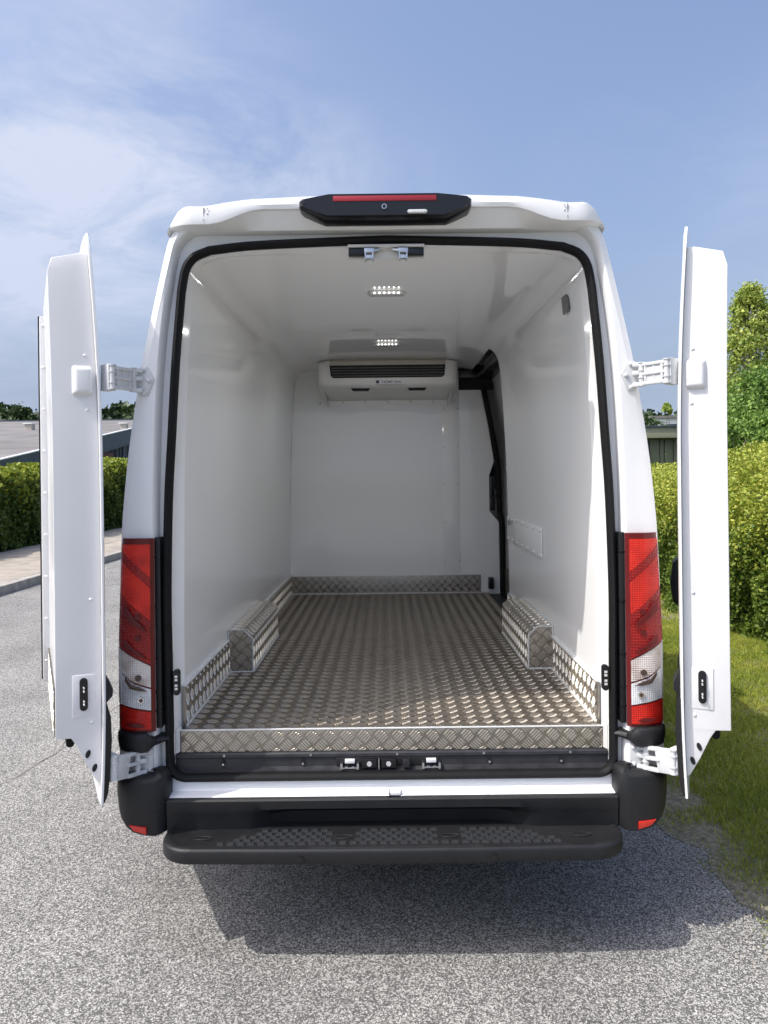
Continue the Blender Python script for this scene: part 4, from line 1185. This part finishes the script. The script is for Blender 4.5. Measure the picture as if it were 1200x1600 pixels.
    for (y, zz) in ((.058, .738), (.037, .688)):
        nrm = Vector((-k, 0, 0))
        MB().prism([(xk(on_edge(y, zz) - .0012), y + .0065 * math.cos(a) - .010 * math.sin(a) * .55, zz + .013 * math.sin(a) + .004 * math.cos(a)) for a in np.linspace(0, 2 * math.pi, 13)[:-1]], (k * .004, 0, 0)).build('drain_slot', 'dark', d, local=True)
    # black lower trim on the outer skin, door handle
    xt0, xt1 = .004, .80
    tr = [(.572, -.004), (.60, -.013), (.66, -.016), (.78, -.020), (.86, -.016), (.905, -.004)]
    V = []; F = []
    for z, y in tr:
        V += [(xk(xt0 + edge(z)), bow(z) + .001, z), (xk(xt0 + .004), bow(z) + y, z), (xk(xt1), bow(z) + y, z), (xk(xt1 + .004), bow(z) + .001, z)]
    for i in range(len(tr) - 1):
        for j in range(4): F.append((4 * i + j, 4 * i + (j + 1) % 4, 4 * i + 4 + (j + 1) % 4, 4 * i + 4 + j))
    F.append((0, 1, 2, 3)); F.append((20, 21, 22, 23))
    mesh('lower_trim', V, F, 'plastic', d, local=True, smooth=30)
    # side marker block on the outer skin
    b = MB(); b.prism([(xk(.010), .002, 1.005), (xk(.010), -.024, .955), (xk(.010), -.022, .930), (xk(.010), .002, .905)], (k * .10, 0, 0)); b.build('trim_end', 'plastic', d, local=True, bevel=.004)
    # kick plate, closing strip and its rivets on the inner face
    if kick:
        kp = MB(); kp.box(min(xk(.05), xk(.77)), max(xk(.05), xk(.77)), TH + .0005, TH + .004, .805, .97); kpo = kp.build('kick_plate', 'alu', d, local=True)
        if k > 0: tread('kick_tread_bars', (xk(.77), TH + .004, .805), (-k, 0, 0), (0, 0, 1), .72, .165, kpo, local=True)
        else: tread('kick_tread_bars', (xk(.05), TH + .004, .805), (k * -1 * -1, 0, 0), (0, 0, 1), .72, .165, kpo, local=True) if False else None
    b = MB(); b.box(min(xk(.735), xk(.800)), max(xk(.735), xk(.800)), TH - .02, TH + .026, .84, 2.36)
    cs = b.build('closing_strip', 'door_white', d, local=True, bevel=.006)
    rivets('strip_rivet', [(xk(.737), TH + .012, z) for z in np.linspace(.92, 2.32, 9)], (-k, 0, 0), .008, 'door_white', cs, local=True)
    b = MB(); b.box(min(xk(.800), xk(.814)), max(xk(.800), xk(.814)), TH - .06, TH + .031, .83, 2.37)
    b.build('edge_gasket', 'rubber', d, local=True)
    if s > 0:
        b = MB(); b.prism([(xk(.60), .004, 1.33), (xk(.60), -.030, 1.30), (xk(.60), -.040, 1.22), (xk(.60), -.030, 1.14), (xk(.60), .004, 1.11)], (k * .12, 0, 0)); b.build('door_handle', 'plastic', d, local=True, bevel=.006)
    else:
        b = MB(); b.prism([(xk(.66), .004, 1.30), (xk(.66), -.018, 1.28), (xk(.66), -.020, 1.18), (xk(.66), .004, 1.16)], (k * .10, 0, 0)); b.build('pull_grip', 'plastic', d, local=True, bevel=.006)
    return d

HL, HR = (-.972, 2.62), (.987, 2.62)
rear_door(-1, HL, R(90 + 25.2), True)
rear_door(1, HR, -R(90 + 21), False)

# hinges (plate on the pillar, knuckles, ladder arm, bracket on the door)
def hinge(s, z, low):
    plate_pts = [(.845, z + .005), (.868, z + .052), (.895, z + .052), (.915, z + .012), (.915, z - .022), (.895, z - .056), (.868, z - .056)] if not low else \
                [(.862, z + .045), (.92, z + .045), (.93, z + .03), (.93, z - .045), (.862, z - .045)]
    yp = RY - .0235
    root = MB().prism([(s * x, yp, zz) for x, zz in plate_pts], (0, .012, 0)).build('upper_hinge' if not low else 'lower_hinge', 'hinge', van, bevel=.003)
    rivets('hinge_bolt', [(s * x, yp, zz) for x, zz in ([(.862, z - .0), (.880, z + .040), (.880, z - .044)] if not low else [(.875, z + .03), (.875, z - .03)])], (0, -1, 0), .0095, 'hinge', root, h=.008)
    hx, hy = (HL[0], HL[1]) if s < 0 else (HR[0], HR[1])
    p1 = Vector((s * .912, RY - .045, z)); p2 = Vector((hx - s * .016, hy + .028 + (0 if low else .02), z + (.024 if low else 0)))
    hgt = .040
    for pp, bands in ((p1, (-.042, .040, -.014, .012)), (p2, (-.020, .018, -.042, .040))):
        b = MB(); b.cyl(pp + Vector((0, 0, -hgt)), pp + Vector((0, 0, hgt)), .0105, 14)
        for zz in bands: b.cyl(pp + Vector((0, 0, zz)), pp + Vector((0, 0, zz + .004)), .0135, 14)
        b.build('hinge_pin', 'hinge', root, smooth=40)
    dr = (p2 - p1).normalized(); b = MB()
    a0, a1 = p1 + dr * .004, p2 - dr * .004
    if not low:
        for dz, hh in ((-.034, .012), (.034, .012), (0, .010)): b.obox(a0 + Vector((0, 0, dz)), a1 + Vector((0, 0, dz)), .018, hh)
        b.obox(a0 + dr * .010 + Vector((0, 0, 0)), a0 + dr * .018, .014, .070); b.obox(a1 - dr * .018, a1 - dr * .008, .016, .070); mdl = (a0 + a1) / 2
        b.obox(mdl - dr * .005, mdl + dr * .005, .010, .066)
        b.obox(a0 + dr * .012, a1 - dr * .010, .006, .064)
    else:
        b.obox(p1 + (p2 - p1) * .42, a1, .014, .086)
        b.obox(a0 + Vector((0, 0, .036)), p1 + (p2 - p1) * .5 + Vector((0, 0, .038)), .016, .014); b.obox(a0 + Vector((0, 0, -.036)), p1 + (p2 - p1) * .5 + Vector((0, 0, -.038)), .016, .014)
        b.obox(a0 + Vector((0, 0, .002)), p1 + (p2 - p1) * .55 + Vector((0, 0, .002)), .024, .012)
    b.build('hinge_arm', 'hinge', root, bevel=.003)
    for dz in (.036, -.036, .006):
        MB().obox(Vector((s * .885, yp - .004, z + dz)), p1 + Vector((0, 0, dz)), .016, .016).build('hinge_lug', 'hinge', root, bevel=.003)
    b = MB(); b.obox(p2, p2 + Vector((s * .040, .030, 0)), .030, .092)
    b.build('hinge_bracket', 'hinge', root, bevel=.004)
for s in (-1, 1):
    hinge(s, 2.030, False); hinge(s, .655, True)

# ------------------------------------------------------------------ vegetation
def leaf_cloud(P, size, tint, m, name, parent=None, kind=None, flat=0.0, up=None):
    n = len(P)
    N_ = rng.normal(size=(n, 3))
    if up is not None: N_ += np.array(up) * flat
    N_ /= np.linalg.norm(N_, axis=1)[:, None]
    T = np.cross(N_, rng.normal(size=(n, 3))); T /= np.linalg.norm(T, axis=1)[:, None] + 1e-9
    B = np.cross(N_, T); sz = size * rng.uniform(0.65, 1.35, n)[:, None]
    L_ = T * sz; W_ = B * sz * 0.36; fold = N_ * sz * 0.14
    V = np.stack([P - L_ * .5, P + W_ - L_ * .05 + fold, P + L_ * .5, P - W_ - L_ * .05 + fold], 1).reshape(-1, 3)
    return tri_mesh(name, V, 4, tint, m, parent, kind, F=[(0, 1, 2), (0, 2, 3)])

def hedge(name, label, path_face, path_back, height, y0, y1, n, size, m_low, m_top, young, near_bias=1.0, slope=0.0, shoots=200, face_h=None):
    """clipped hedge along Y: rounded section from a face line to a back line"""
    root = empty(name, (path_face(y0), (y0 + y1) / 2, 0)); tag(root, label, 'hedge')
    u = rng.uniform(0, 1, n) ** near_bias; Y = y0 + (y1 - y0) * u
    xf, xb = path_face(Y), path_back(Y); H = height(Y); fh = face_h(Y) if face_h else H
    t = rng.uniform(0, 1, n)
    # perimeter: 0..0.62 the face, 0.62..1 the top
    onf = t < .62
    zf = np.where(onf, fh * (t / .62) ** .9, 0); sgn = np.sign(xb - xf)
    xl = np.where(onf, xf + sgn * .10 * (zf / np.maximum(fh, .1)) ** 3, 0)
    tt = (t - .62) / .38
    xt = xf + (xb - xf) * tt; ztp = fh + (H - fh) * np.sqrt(np.clip(tt * 1.6, 0, 1)) - .10 * np.clip(1 - tt * 8, 0, 1)
    X = np.where(onf, xl, xt); Z = np.where(onf, zf, ztp)
    depth = rng.exponential(.10, n); lump = .10 * np.sin(Y * 2.3 + Z * 3.1) + .07 * np.sin(Y * 5.3 - Z * 4.2 + X) + .05 * np.sin(Y * 11 + Z * 9)
    outx = -sgn * (lump - depth + .06); outz = (lump * .9 - depth + .05)
    X = X + np.where(onf, outx, rng.normal(0, .05, n)); Z = Z + np.where(onf, rng.normal(0, .05, n), outz)
    P = np.stack([X, Y, np.maximum(Z, .02)], 1)
    yg = (Z / np.maximum(fh, .1) + rng.normal(0, .16, n) + .15 * np.sin(Y * 1.7) * np.sin(Y * 3.9 + Z * 3)) > young  # new growth picked by height; its colour also carries sunlight on the top
    shootP = []
    ns = shoots; sy = y0 + (y1 - y0) * rng.uniform(0, 1, ns) ** near_bias; stx = rng.uniform(0, 1, ns)
    for k in range(ns):
        yv_, fx, bx = sy[k], float(path_face(sy[k])), float(path_back(sy[k])); hh = float(height(sy[k])); f0 = float(face_h(sy[k])) if face_h else hh
        x = fx + (bx - fx) * stx[k]; zt_ = f0 + (hh - f0) * math.sqrt(min(1, stx[k] * 1.6)); ln = rng.uniform(.05, .26)
        q = int(8 + ln * 50); tt_ = rng.uniform(0, 1, q)
        shootP.append(np.stack([x + rng.normal(0, .03, q) + tt_ * rng.normal(0, .06), yv_ + rng.normal(0, .03, q) + tt_ * rng.normal(0, .06), zt_ + tt_ * ln], 1))
    SP = np.vstack(shootP) if shootP else np.zeros((0, 3))
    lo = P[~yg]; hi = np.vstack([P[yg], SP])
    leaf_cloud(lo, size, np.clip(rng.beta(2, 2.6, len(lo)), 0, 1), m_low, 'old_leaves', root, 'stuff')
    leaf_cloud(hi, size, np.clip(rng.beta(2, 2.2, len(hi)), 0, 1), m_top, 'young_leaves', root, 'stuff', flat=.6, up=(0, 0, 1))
    # dense twiggy core so that the hedge is not see-through
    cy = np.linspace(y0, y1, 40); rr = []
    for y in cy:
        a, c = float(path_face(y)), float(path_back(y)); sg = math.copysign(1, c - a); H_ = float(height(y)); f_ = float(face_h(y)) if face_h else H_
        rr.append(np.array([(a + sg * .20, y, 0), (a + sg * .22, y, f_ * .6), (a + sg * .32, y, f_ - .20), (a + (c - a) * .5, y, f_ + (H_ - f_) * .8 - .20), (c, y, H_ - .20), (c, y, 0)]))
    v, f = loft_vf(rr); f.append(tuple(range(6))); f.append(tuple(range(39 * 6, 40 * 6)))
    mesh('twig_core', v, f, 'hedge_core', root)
    return root
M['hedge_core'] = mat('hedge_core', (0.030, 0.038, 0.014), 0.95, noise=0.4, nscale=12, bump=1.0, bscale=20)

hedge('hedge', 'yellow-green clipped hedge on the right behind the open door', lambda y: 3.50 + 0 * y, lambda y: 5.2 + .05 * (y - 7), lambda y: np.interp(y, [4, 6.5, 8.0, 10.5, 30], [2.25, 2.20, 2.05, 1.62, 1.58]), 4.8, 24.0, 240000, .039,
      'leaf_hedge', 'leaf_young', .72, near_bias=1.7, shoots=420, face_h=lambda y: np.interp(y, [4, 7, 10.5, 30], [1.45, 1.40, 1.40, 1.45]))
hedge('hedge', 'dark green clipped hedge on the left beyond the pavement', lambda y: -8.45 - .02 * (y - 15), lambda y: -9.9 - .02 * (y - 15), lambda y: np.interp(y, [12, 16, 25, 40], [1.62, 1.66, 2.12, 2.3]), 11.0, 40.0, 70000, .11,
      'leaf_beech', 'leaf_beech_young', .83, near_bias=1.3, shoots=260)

def tree(name, label, base, height, crown, n, size, m, trunk_r=.12, crown_lo=.2, nclump=60, bark='bark', group=None, shape='oval', cat='tree', spread=.55):
    root = empty(name, base); tag(root, label, cat, group)
    bx, by, bz = base; rx, ry = crown
    b = MB(); pts = [Vector((bx + .15 * rx * math.sin(i * 1.1), by + .1 * ry * math.cos(i * 1.7), bz + height * .92 * i / 6)) for i in range(7)]
    pts[0] = Vector((bx, by, bz - .1))
    for i in range(6): b.cyl(pts[i], pts[i + 1], trunk_r * (1 - i / 6.5), 8, trunk_r * (1 - (i + 1) / 6.5))
    cents = []
    for k in range(nclump):
        h = rng.uniform(crown_lo, 1.0)
        if shape == 'cone': rad = (1 - (h - crown_lo) / (1 - crown_lo)) ** .75 * .95 + .06
        elif shape == 'poplar': rad = math.sin(math.pi * min(1, (1.02 - h) / (1 - crown_lo) * .62 + .02)) * .95 + .05
        else: rad = math.sqrt(max(0.02, 1 - ((h - (crown_lo + 1) / 2) / ((1 - crown_lo) / 2)) ** 2))
        a = rng.uniform(0, 2 * math.pi); q = math.sqrt(rng.uniform(.15, 1)) * rad
        cents.append((bx + rx * q * math.cos(a), by + ry * q * math.sin(a), bz + height * h, rad))
    for c in cents[::3]:
        i = min(5, int((c[2] - bz) / height * 5)); st = pts[max(0, i - 1)]
        b.cyl(st, Vector(c[:3]), trunk_r * .22, 5, trunk_r * .06)
    b.build('trunk', bark, root, smooth=60)
    per = n // nclump; P = []; TI = []
    for cx, cy, cz, rad in cents:
        cr = spread * (rx * .55) * rng.uniform(.6, 1.2) * max(.45, rad)
        d = rng.normal(size=(per, 3)); d /= np.linalg.norm(d, axis=1)[:, None]
        r_ = cr * np.abs(rng.normal(0, .62, per))[:, None]
        P.append(np.array([cx, cy, cz]) + d * r_ * [1, 1, .85]); TI.append(np.clip(rng.beta(2, 2.4, per) + rng.normal(0, .14), 0, 1))
    leaf_cloud(np.vstack(P), size, np.concatenate(TI), m, 'crown', root, 'stuff')
    return root

tree('poplar_tree', 'tall slender pale green poplar rising above the right hedge', (12.35, 26, 0), 7.9, (1.7, 1.6), 34000, .105, 'leaf_poplar', .13, .08, 300, 'bark_pale', shape='poplar', spread=.62)
tree('poplar_tree', 'second poplar at the right picture edge, its top lower', (14.3, 27, 0), 7.0, (1.2, 1.2), 34000, .105, 'leaf_poplar', .12, .10, 220, 'bark_pale', shape='poplar', spread=.62)
tree('leafy_bush', 'big rounded dark green bush above the right hedge in front of the poplars', (8.6, 16.2, 0), 3.9, (1.75, 1.5), 46000, .075, 'leaf_tree', .09, .10, 200, spread=.62, cat='bush')
tree('leafy_bush', 'bright green bush just left of the big rounded bush, behind the hedge', (7.0, 15.0, 0), 2.75, (1.0, 1.0), 20000, .07, 'leaf_tree', .07, .10, 110, spread=.62, cat='bush')
tree('young_tree', 'thin young tree peeping above the green shed roof', (8.7, 24, 0), 3.75, (.45, .45), 2600, .13, 'leaf_poplar', .05, .2, 24, spread=.7, shape='poplar')

# far wood on a hill
def hill_z(x, y):
    return np.clip((y - 120) / 140, 0, 1) ** 1.2 * (18.6 - x * .03 + 2.0 * np.sin(x * .021 + .6) + 1.3 * np.sin(x * .06))
hx = np.linspace(-420, 420, 85); hy = np.linspace(115, 330, 20); HV = []; HF = []
for y in hy:
    for x in hx: HV.append((x, y, float(hill_z(x, y)) - .2))
for j in range(19):
    for i in range(84): HF.append((j * 85 + i, j * 85 + i + 1, (j + 1) * 85 + i + 1, (j + 1) * 85 + i))
structure(mesh('hill', HV, HF, 'far_ground', smooth=60))
nt = 3000
tx = rng.uniform(-330, 330, nt); ty = rng.uniform(150, 290, nt); P = []; TI = []; PD = []; TD = []
for k in range(nt):
    hz = float(hill_z(tx[k], ty[k])); th = rng.uniform(4, 8); q = 34
    d = rng.normal(size=(q, 3)); d /= np.linalg.norm(d, axis=1)[:, None]
    con = rng.uniform() < .45
    rad = th * (.22 if con else .38)
    hh = rng.uniform(0, 1, q)
    pos = np.stack([tx[k] + d[:, 0] * rad * (1 - hh * (.95 if con else .4)), ty[k] + d[:, 1] * rad * (1 - hh * .6), hz + hh * th], 1)
    (PD if con else P).append(pos); (TD if con else TI).append(np.clip(rng.beta(2, 2, q) * .6 + rng.uniform(0, .4), 0, 1))
o = leaf_cloud(np.vstack(P), 2.2, np.concatenate(TI), 'leaf_far', 'far_wood', None, 'stuff'); o['label'] = 'distant green broadleaf wood covering the hill'; o['category'] = 'wood'
o = leaf_cloud(np.vstack(PD), 2.0, np.concatenate(TD), 'leaf_dark', 'far_conifer_wood', None, 'stuff'); o['label'] = 'distant dark conifers scattered through the hill wood'; o['category'] = 'wood'
for i, (x, y, h, r_, lb) in enumerate(((-46, 95, 10.4, 3.2, 'light green round tree beyond the felt roof at the far left'), (-40.5, 92, 8.6, 3.4, 'light green bushy tree beyond the felt roof beside the white building'),
                                     (-35.0, 100, 9.4, 2.8, 'dark green tree beyond the felt roof just left of the open door'), (-29.5, 92, 9.2, 3.0, 'green tree beyond the roof seen between left door and van'),
                                     (32.6, 98, 9.0, 3.2, 'green tree behind the shed seen between van and right door'))):
    tree('broadleaf_tree', lb, (x, y, 0), h, (r_, r_), 5000, .45, 'leaf_far', .2, .25, 40, spread=.7, group='trees in the middle distance')

# ------------------------------------------------------------------ buildings
# low felt-roofed building on the left; its roof climbs away along the road
bld = empty('low_building', (-16, 30, 0)); tag(bld, 'low blue-grey building with sloping grey felt roof on the left', 'building')
def roof_z(y): return 5.05 - .12 * (45 - y)
def ex(y): return -10.5 - .0845 * (y - 20.6)
Ya, Yb = 14.0, 45.0
roof = mesh('roof', [(ex(Ya), Ya, roof_z(Ya)), (ex(Yb), Yb, roof_z(Yb)), (-60, Yb, roof_z(Yb)), (-60, Ya, roof_z(Ya)),
                     (ex(Ya), Ya, roof_z(Ya) - .06), (ex(Yb), Yb, roof_z(Yb) - .06), (-60, Yb, roof_z(Yb) - .06), (-60, Ya, roof_z(Ya) - .06)],
            [(0, 1, 2, 3), (7, 6, 5, 4), (0, 4, 5, 1), (1, 5, 6, 2), (2, 6, 7, 3), (3, 7, 4, 0)], 'roof_felt', bld)
for k in range(8):
    y = 18.5 + k * 3.4
    mesh('felt_lap', [(ex(y) - .05, y, roof_z(y) + .004), (-60, y, roof_z(y) + .004), (-60, y + .14, roof_z(y + .14) + .016), (ex(y) - .05, y + .14, roof_z(y + .14) + .016)], [(0, 1, 2, 3)], 'roof_felt', roof)
b = MB(); yn = 12
b.prism([(ex(y) + .04, y, z) for y, z in [(Ya, roof_z(Ya) + .06), (Yb, roof_z(Yb) + .06), (Yb, roof_z(Yb) - .62), (Ya, roof_z(Ya) - .62)]], (-.10, 0, 0)); b.build('fascia', 'fascia', bld)
b = MB(); b.obox((ex(Ya), Ya, roof_z(Ya) + .075), (ex(Yb), Yb, roof_z(Yb) + .075), .16, .03); b.build('edge_flashing', 'alu_edge', bld)
b = MB(); b.prism([(ex(y) - .45, y, z) for y, z in [(Ya, roof_z(Ya) - .3), (Yb, roof_z(Yb) - .3), (Yb, 0), (Ya, 0)]], (-.2, 0, 0)); wall = b.build('wall', 'wall_blue', bld)
for k in range(40):
    y = Ya + .4 + k * .75
    if y > Yb: break
    box('cladding_rib', ex(y) - .46, ex(y) - .42, y, y + .05, .1, roof_z(y) - .55, 'fascia', wall, bevel=0)
for y, w_ in ((31.0, 1.9), (26.5, 1.6)):
    box('shutter_panel', ex(y) - .47, ex(y) - .40, y, y + w_, 1.1, 2.75, 'red_brown', wall, bevel=.01)
box('corner_post', ex(35) - .06, ex(35) + .02, 33.9, 34.05, 0, roof_z(34) - .4, 'fascia', bld, bevel=.01)
# parapet line and vents
box('roof_upstand', -42, -20.6, 31.0, 31.15, roof_z(31) - .02, roof_z(31) + .12, 'alu_edge', roof, bevel=.01)
for x, y, w_ in ((-16.7, 35.8, .17), (-12.1, 35.2, .14), (-26, 38, .17)):
    z = roof_z(y); vt = box('roof_vent', x - w_, x + w_, y - w_, y + w_, z - .1, z + .27, 'unit_beige', roof, bevel=.01)
    box('vent_cowl', x - w_ - .06, x + w_ + .06, y - w_ - .06, y + w_ + .06, z + .27, z + .32, 'alu_edge', vt, bevel=.01)
mesh('ridge_flashing', *box_vf(-60, ex(Yb), Yb - .02, Yb + .12, roof_z(Yb) - .1, roof_z(Yb) + .07), 'wall_blue', roof)

# green-grey shed on the right
shed = empty('shed', (8.0, 18.5, 0)); tag(shed, 'green-grey clad flat-roofed shed beyond the right hedge', 'shed')
sw = mesh('wall', *box_vf(5.62, 11.0, 17.05, 20.5, 0, 2.42), 'shed', shed)
x = 5.62; i = 0
while x < 11.0:
    w_ = (.16, .24, .10, .20)[i % 4]; box('cladding_board', x, x + w_ - .02, 17.0, 17.05, .05, 2.40 , 'shed', sw, bevel=.004); x += w_; i += 1
box('fascia_board', 5.40, 11.2, 16.80, 20.7, 2.42, 2.66, 'shed_trim', shed, bevel=.008)
box('roof_cap', 5.36, 11.24, 16.76, 20.74, 2.66, 2.69, 'wall_blue', shed, bevel=.004)
box('down_pipe', 5.68, 5.74, 16.93, 16.99, 0, 2.35, 'wall_blue', shed, bevel=.01)

# far buildings
def far_house(label, x0, x1, y, z0, z1, nwin):
    h = empty('far_building', ((x0 + x1) / 2, y, z0)); tag(h, label, 'building')
    box('wall', x0, x1, y, y + 12, z0, z1, 'white_wall', h, bevel=0)
    box('roof', x0 - .3, x1 + .3, y - .3, y + 12.3, z1, z1 + .4, 'roof_felt', h, bevel=0)
    for k in range(nwin):
        xa = x0 + (x1 - x0) * (k + .25) / nwin; xb = x0 + (x1 - x0) * (k + .75) / nwin
        wd_ = box('window', xa, xb, y - .05, y + .1, z1 - 2.6, z1 - 1.0, 'glass_dark', h, bevel=0)
        box('window_frame', xa - .12, xb + .12, y - .03, y + .08, z1 - 2.75, z1 - 2.62, 'alu_edge', wd_, bevel=0)
far_house('distant white building among trees left of the open door', -66.0, -59.0, 140, 6, 13.2, 3)
far_house('small distant pale house at the left picture edge', -72.5, -69.0, 140, 6, 12.2, 2)
far_house('distant low white roofed hall behind the shed on the right', 44.0, 75.0, 128, 3, 10.6, 5)
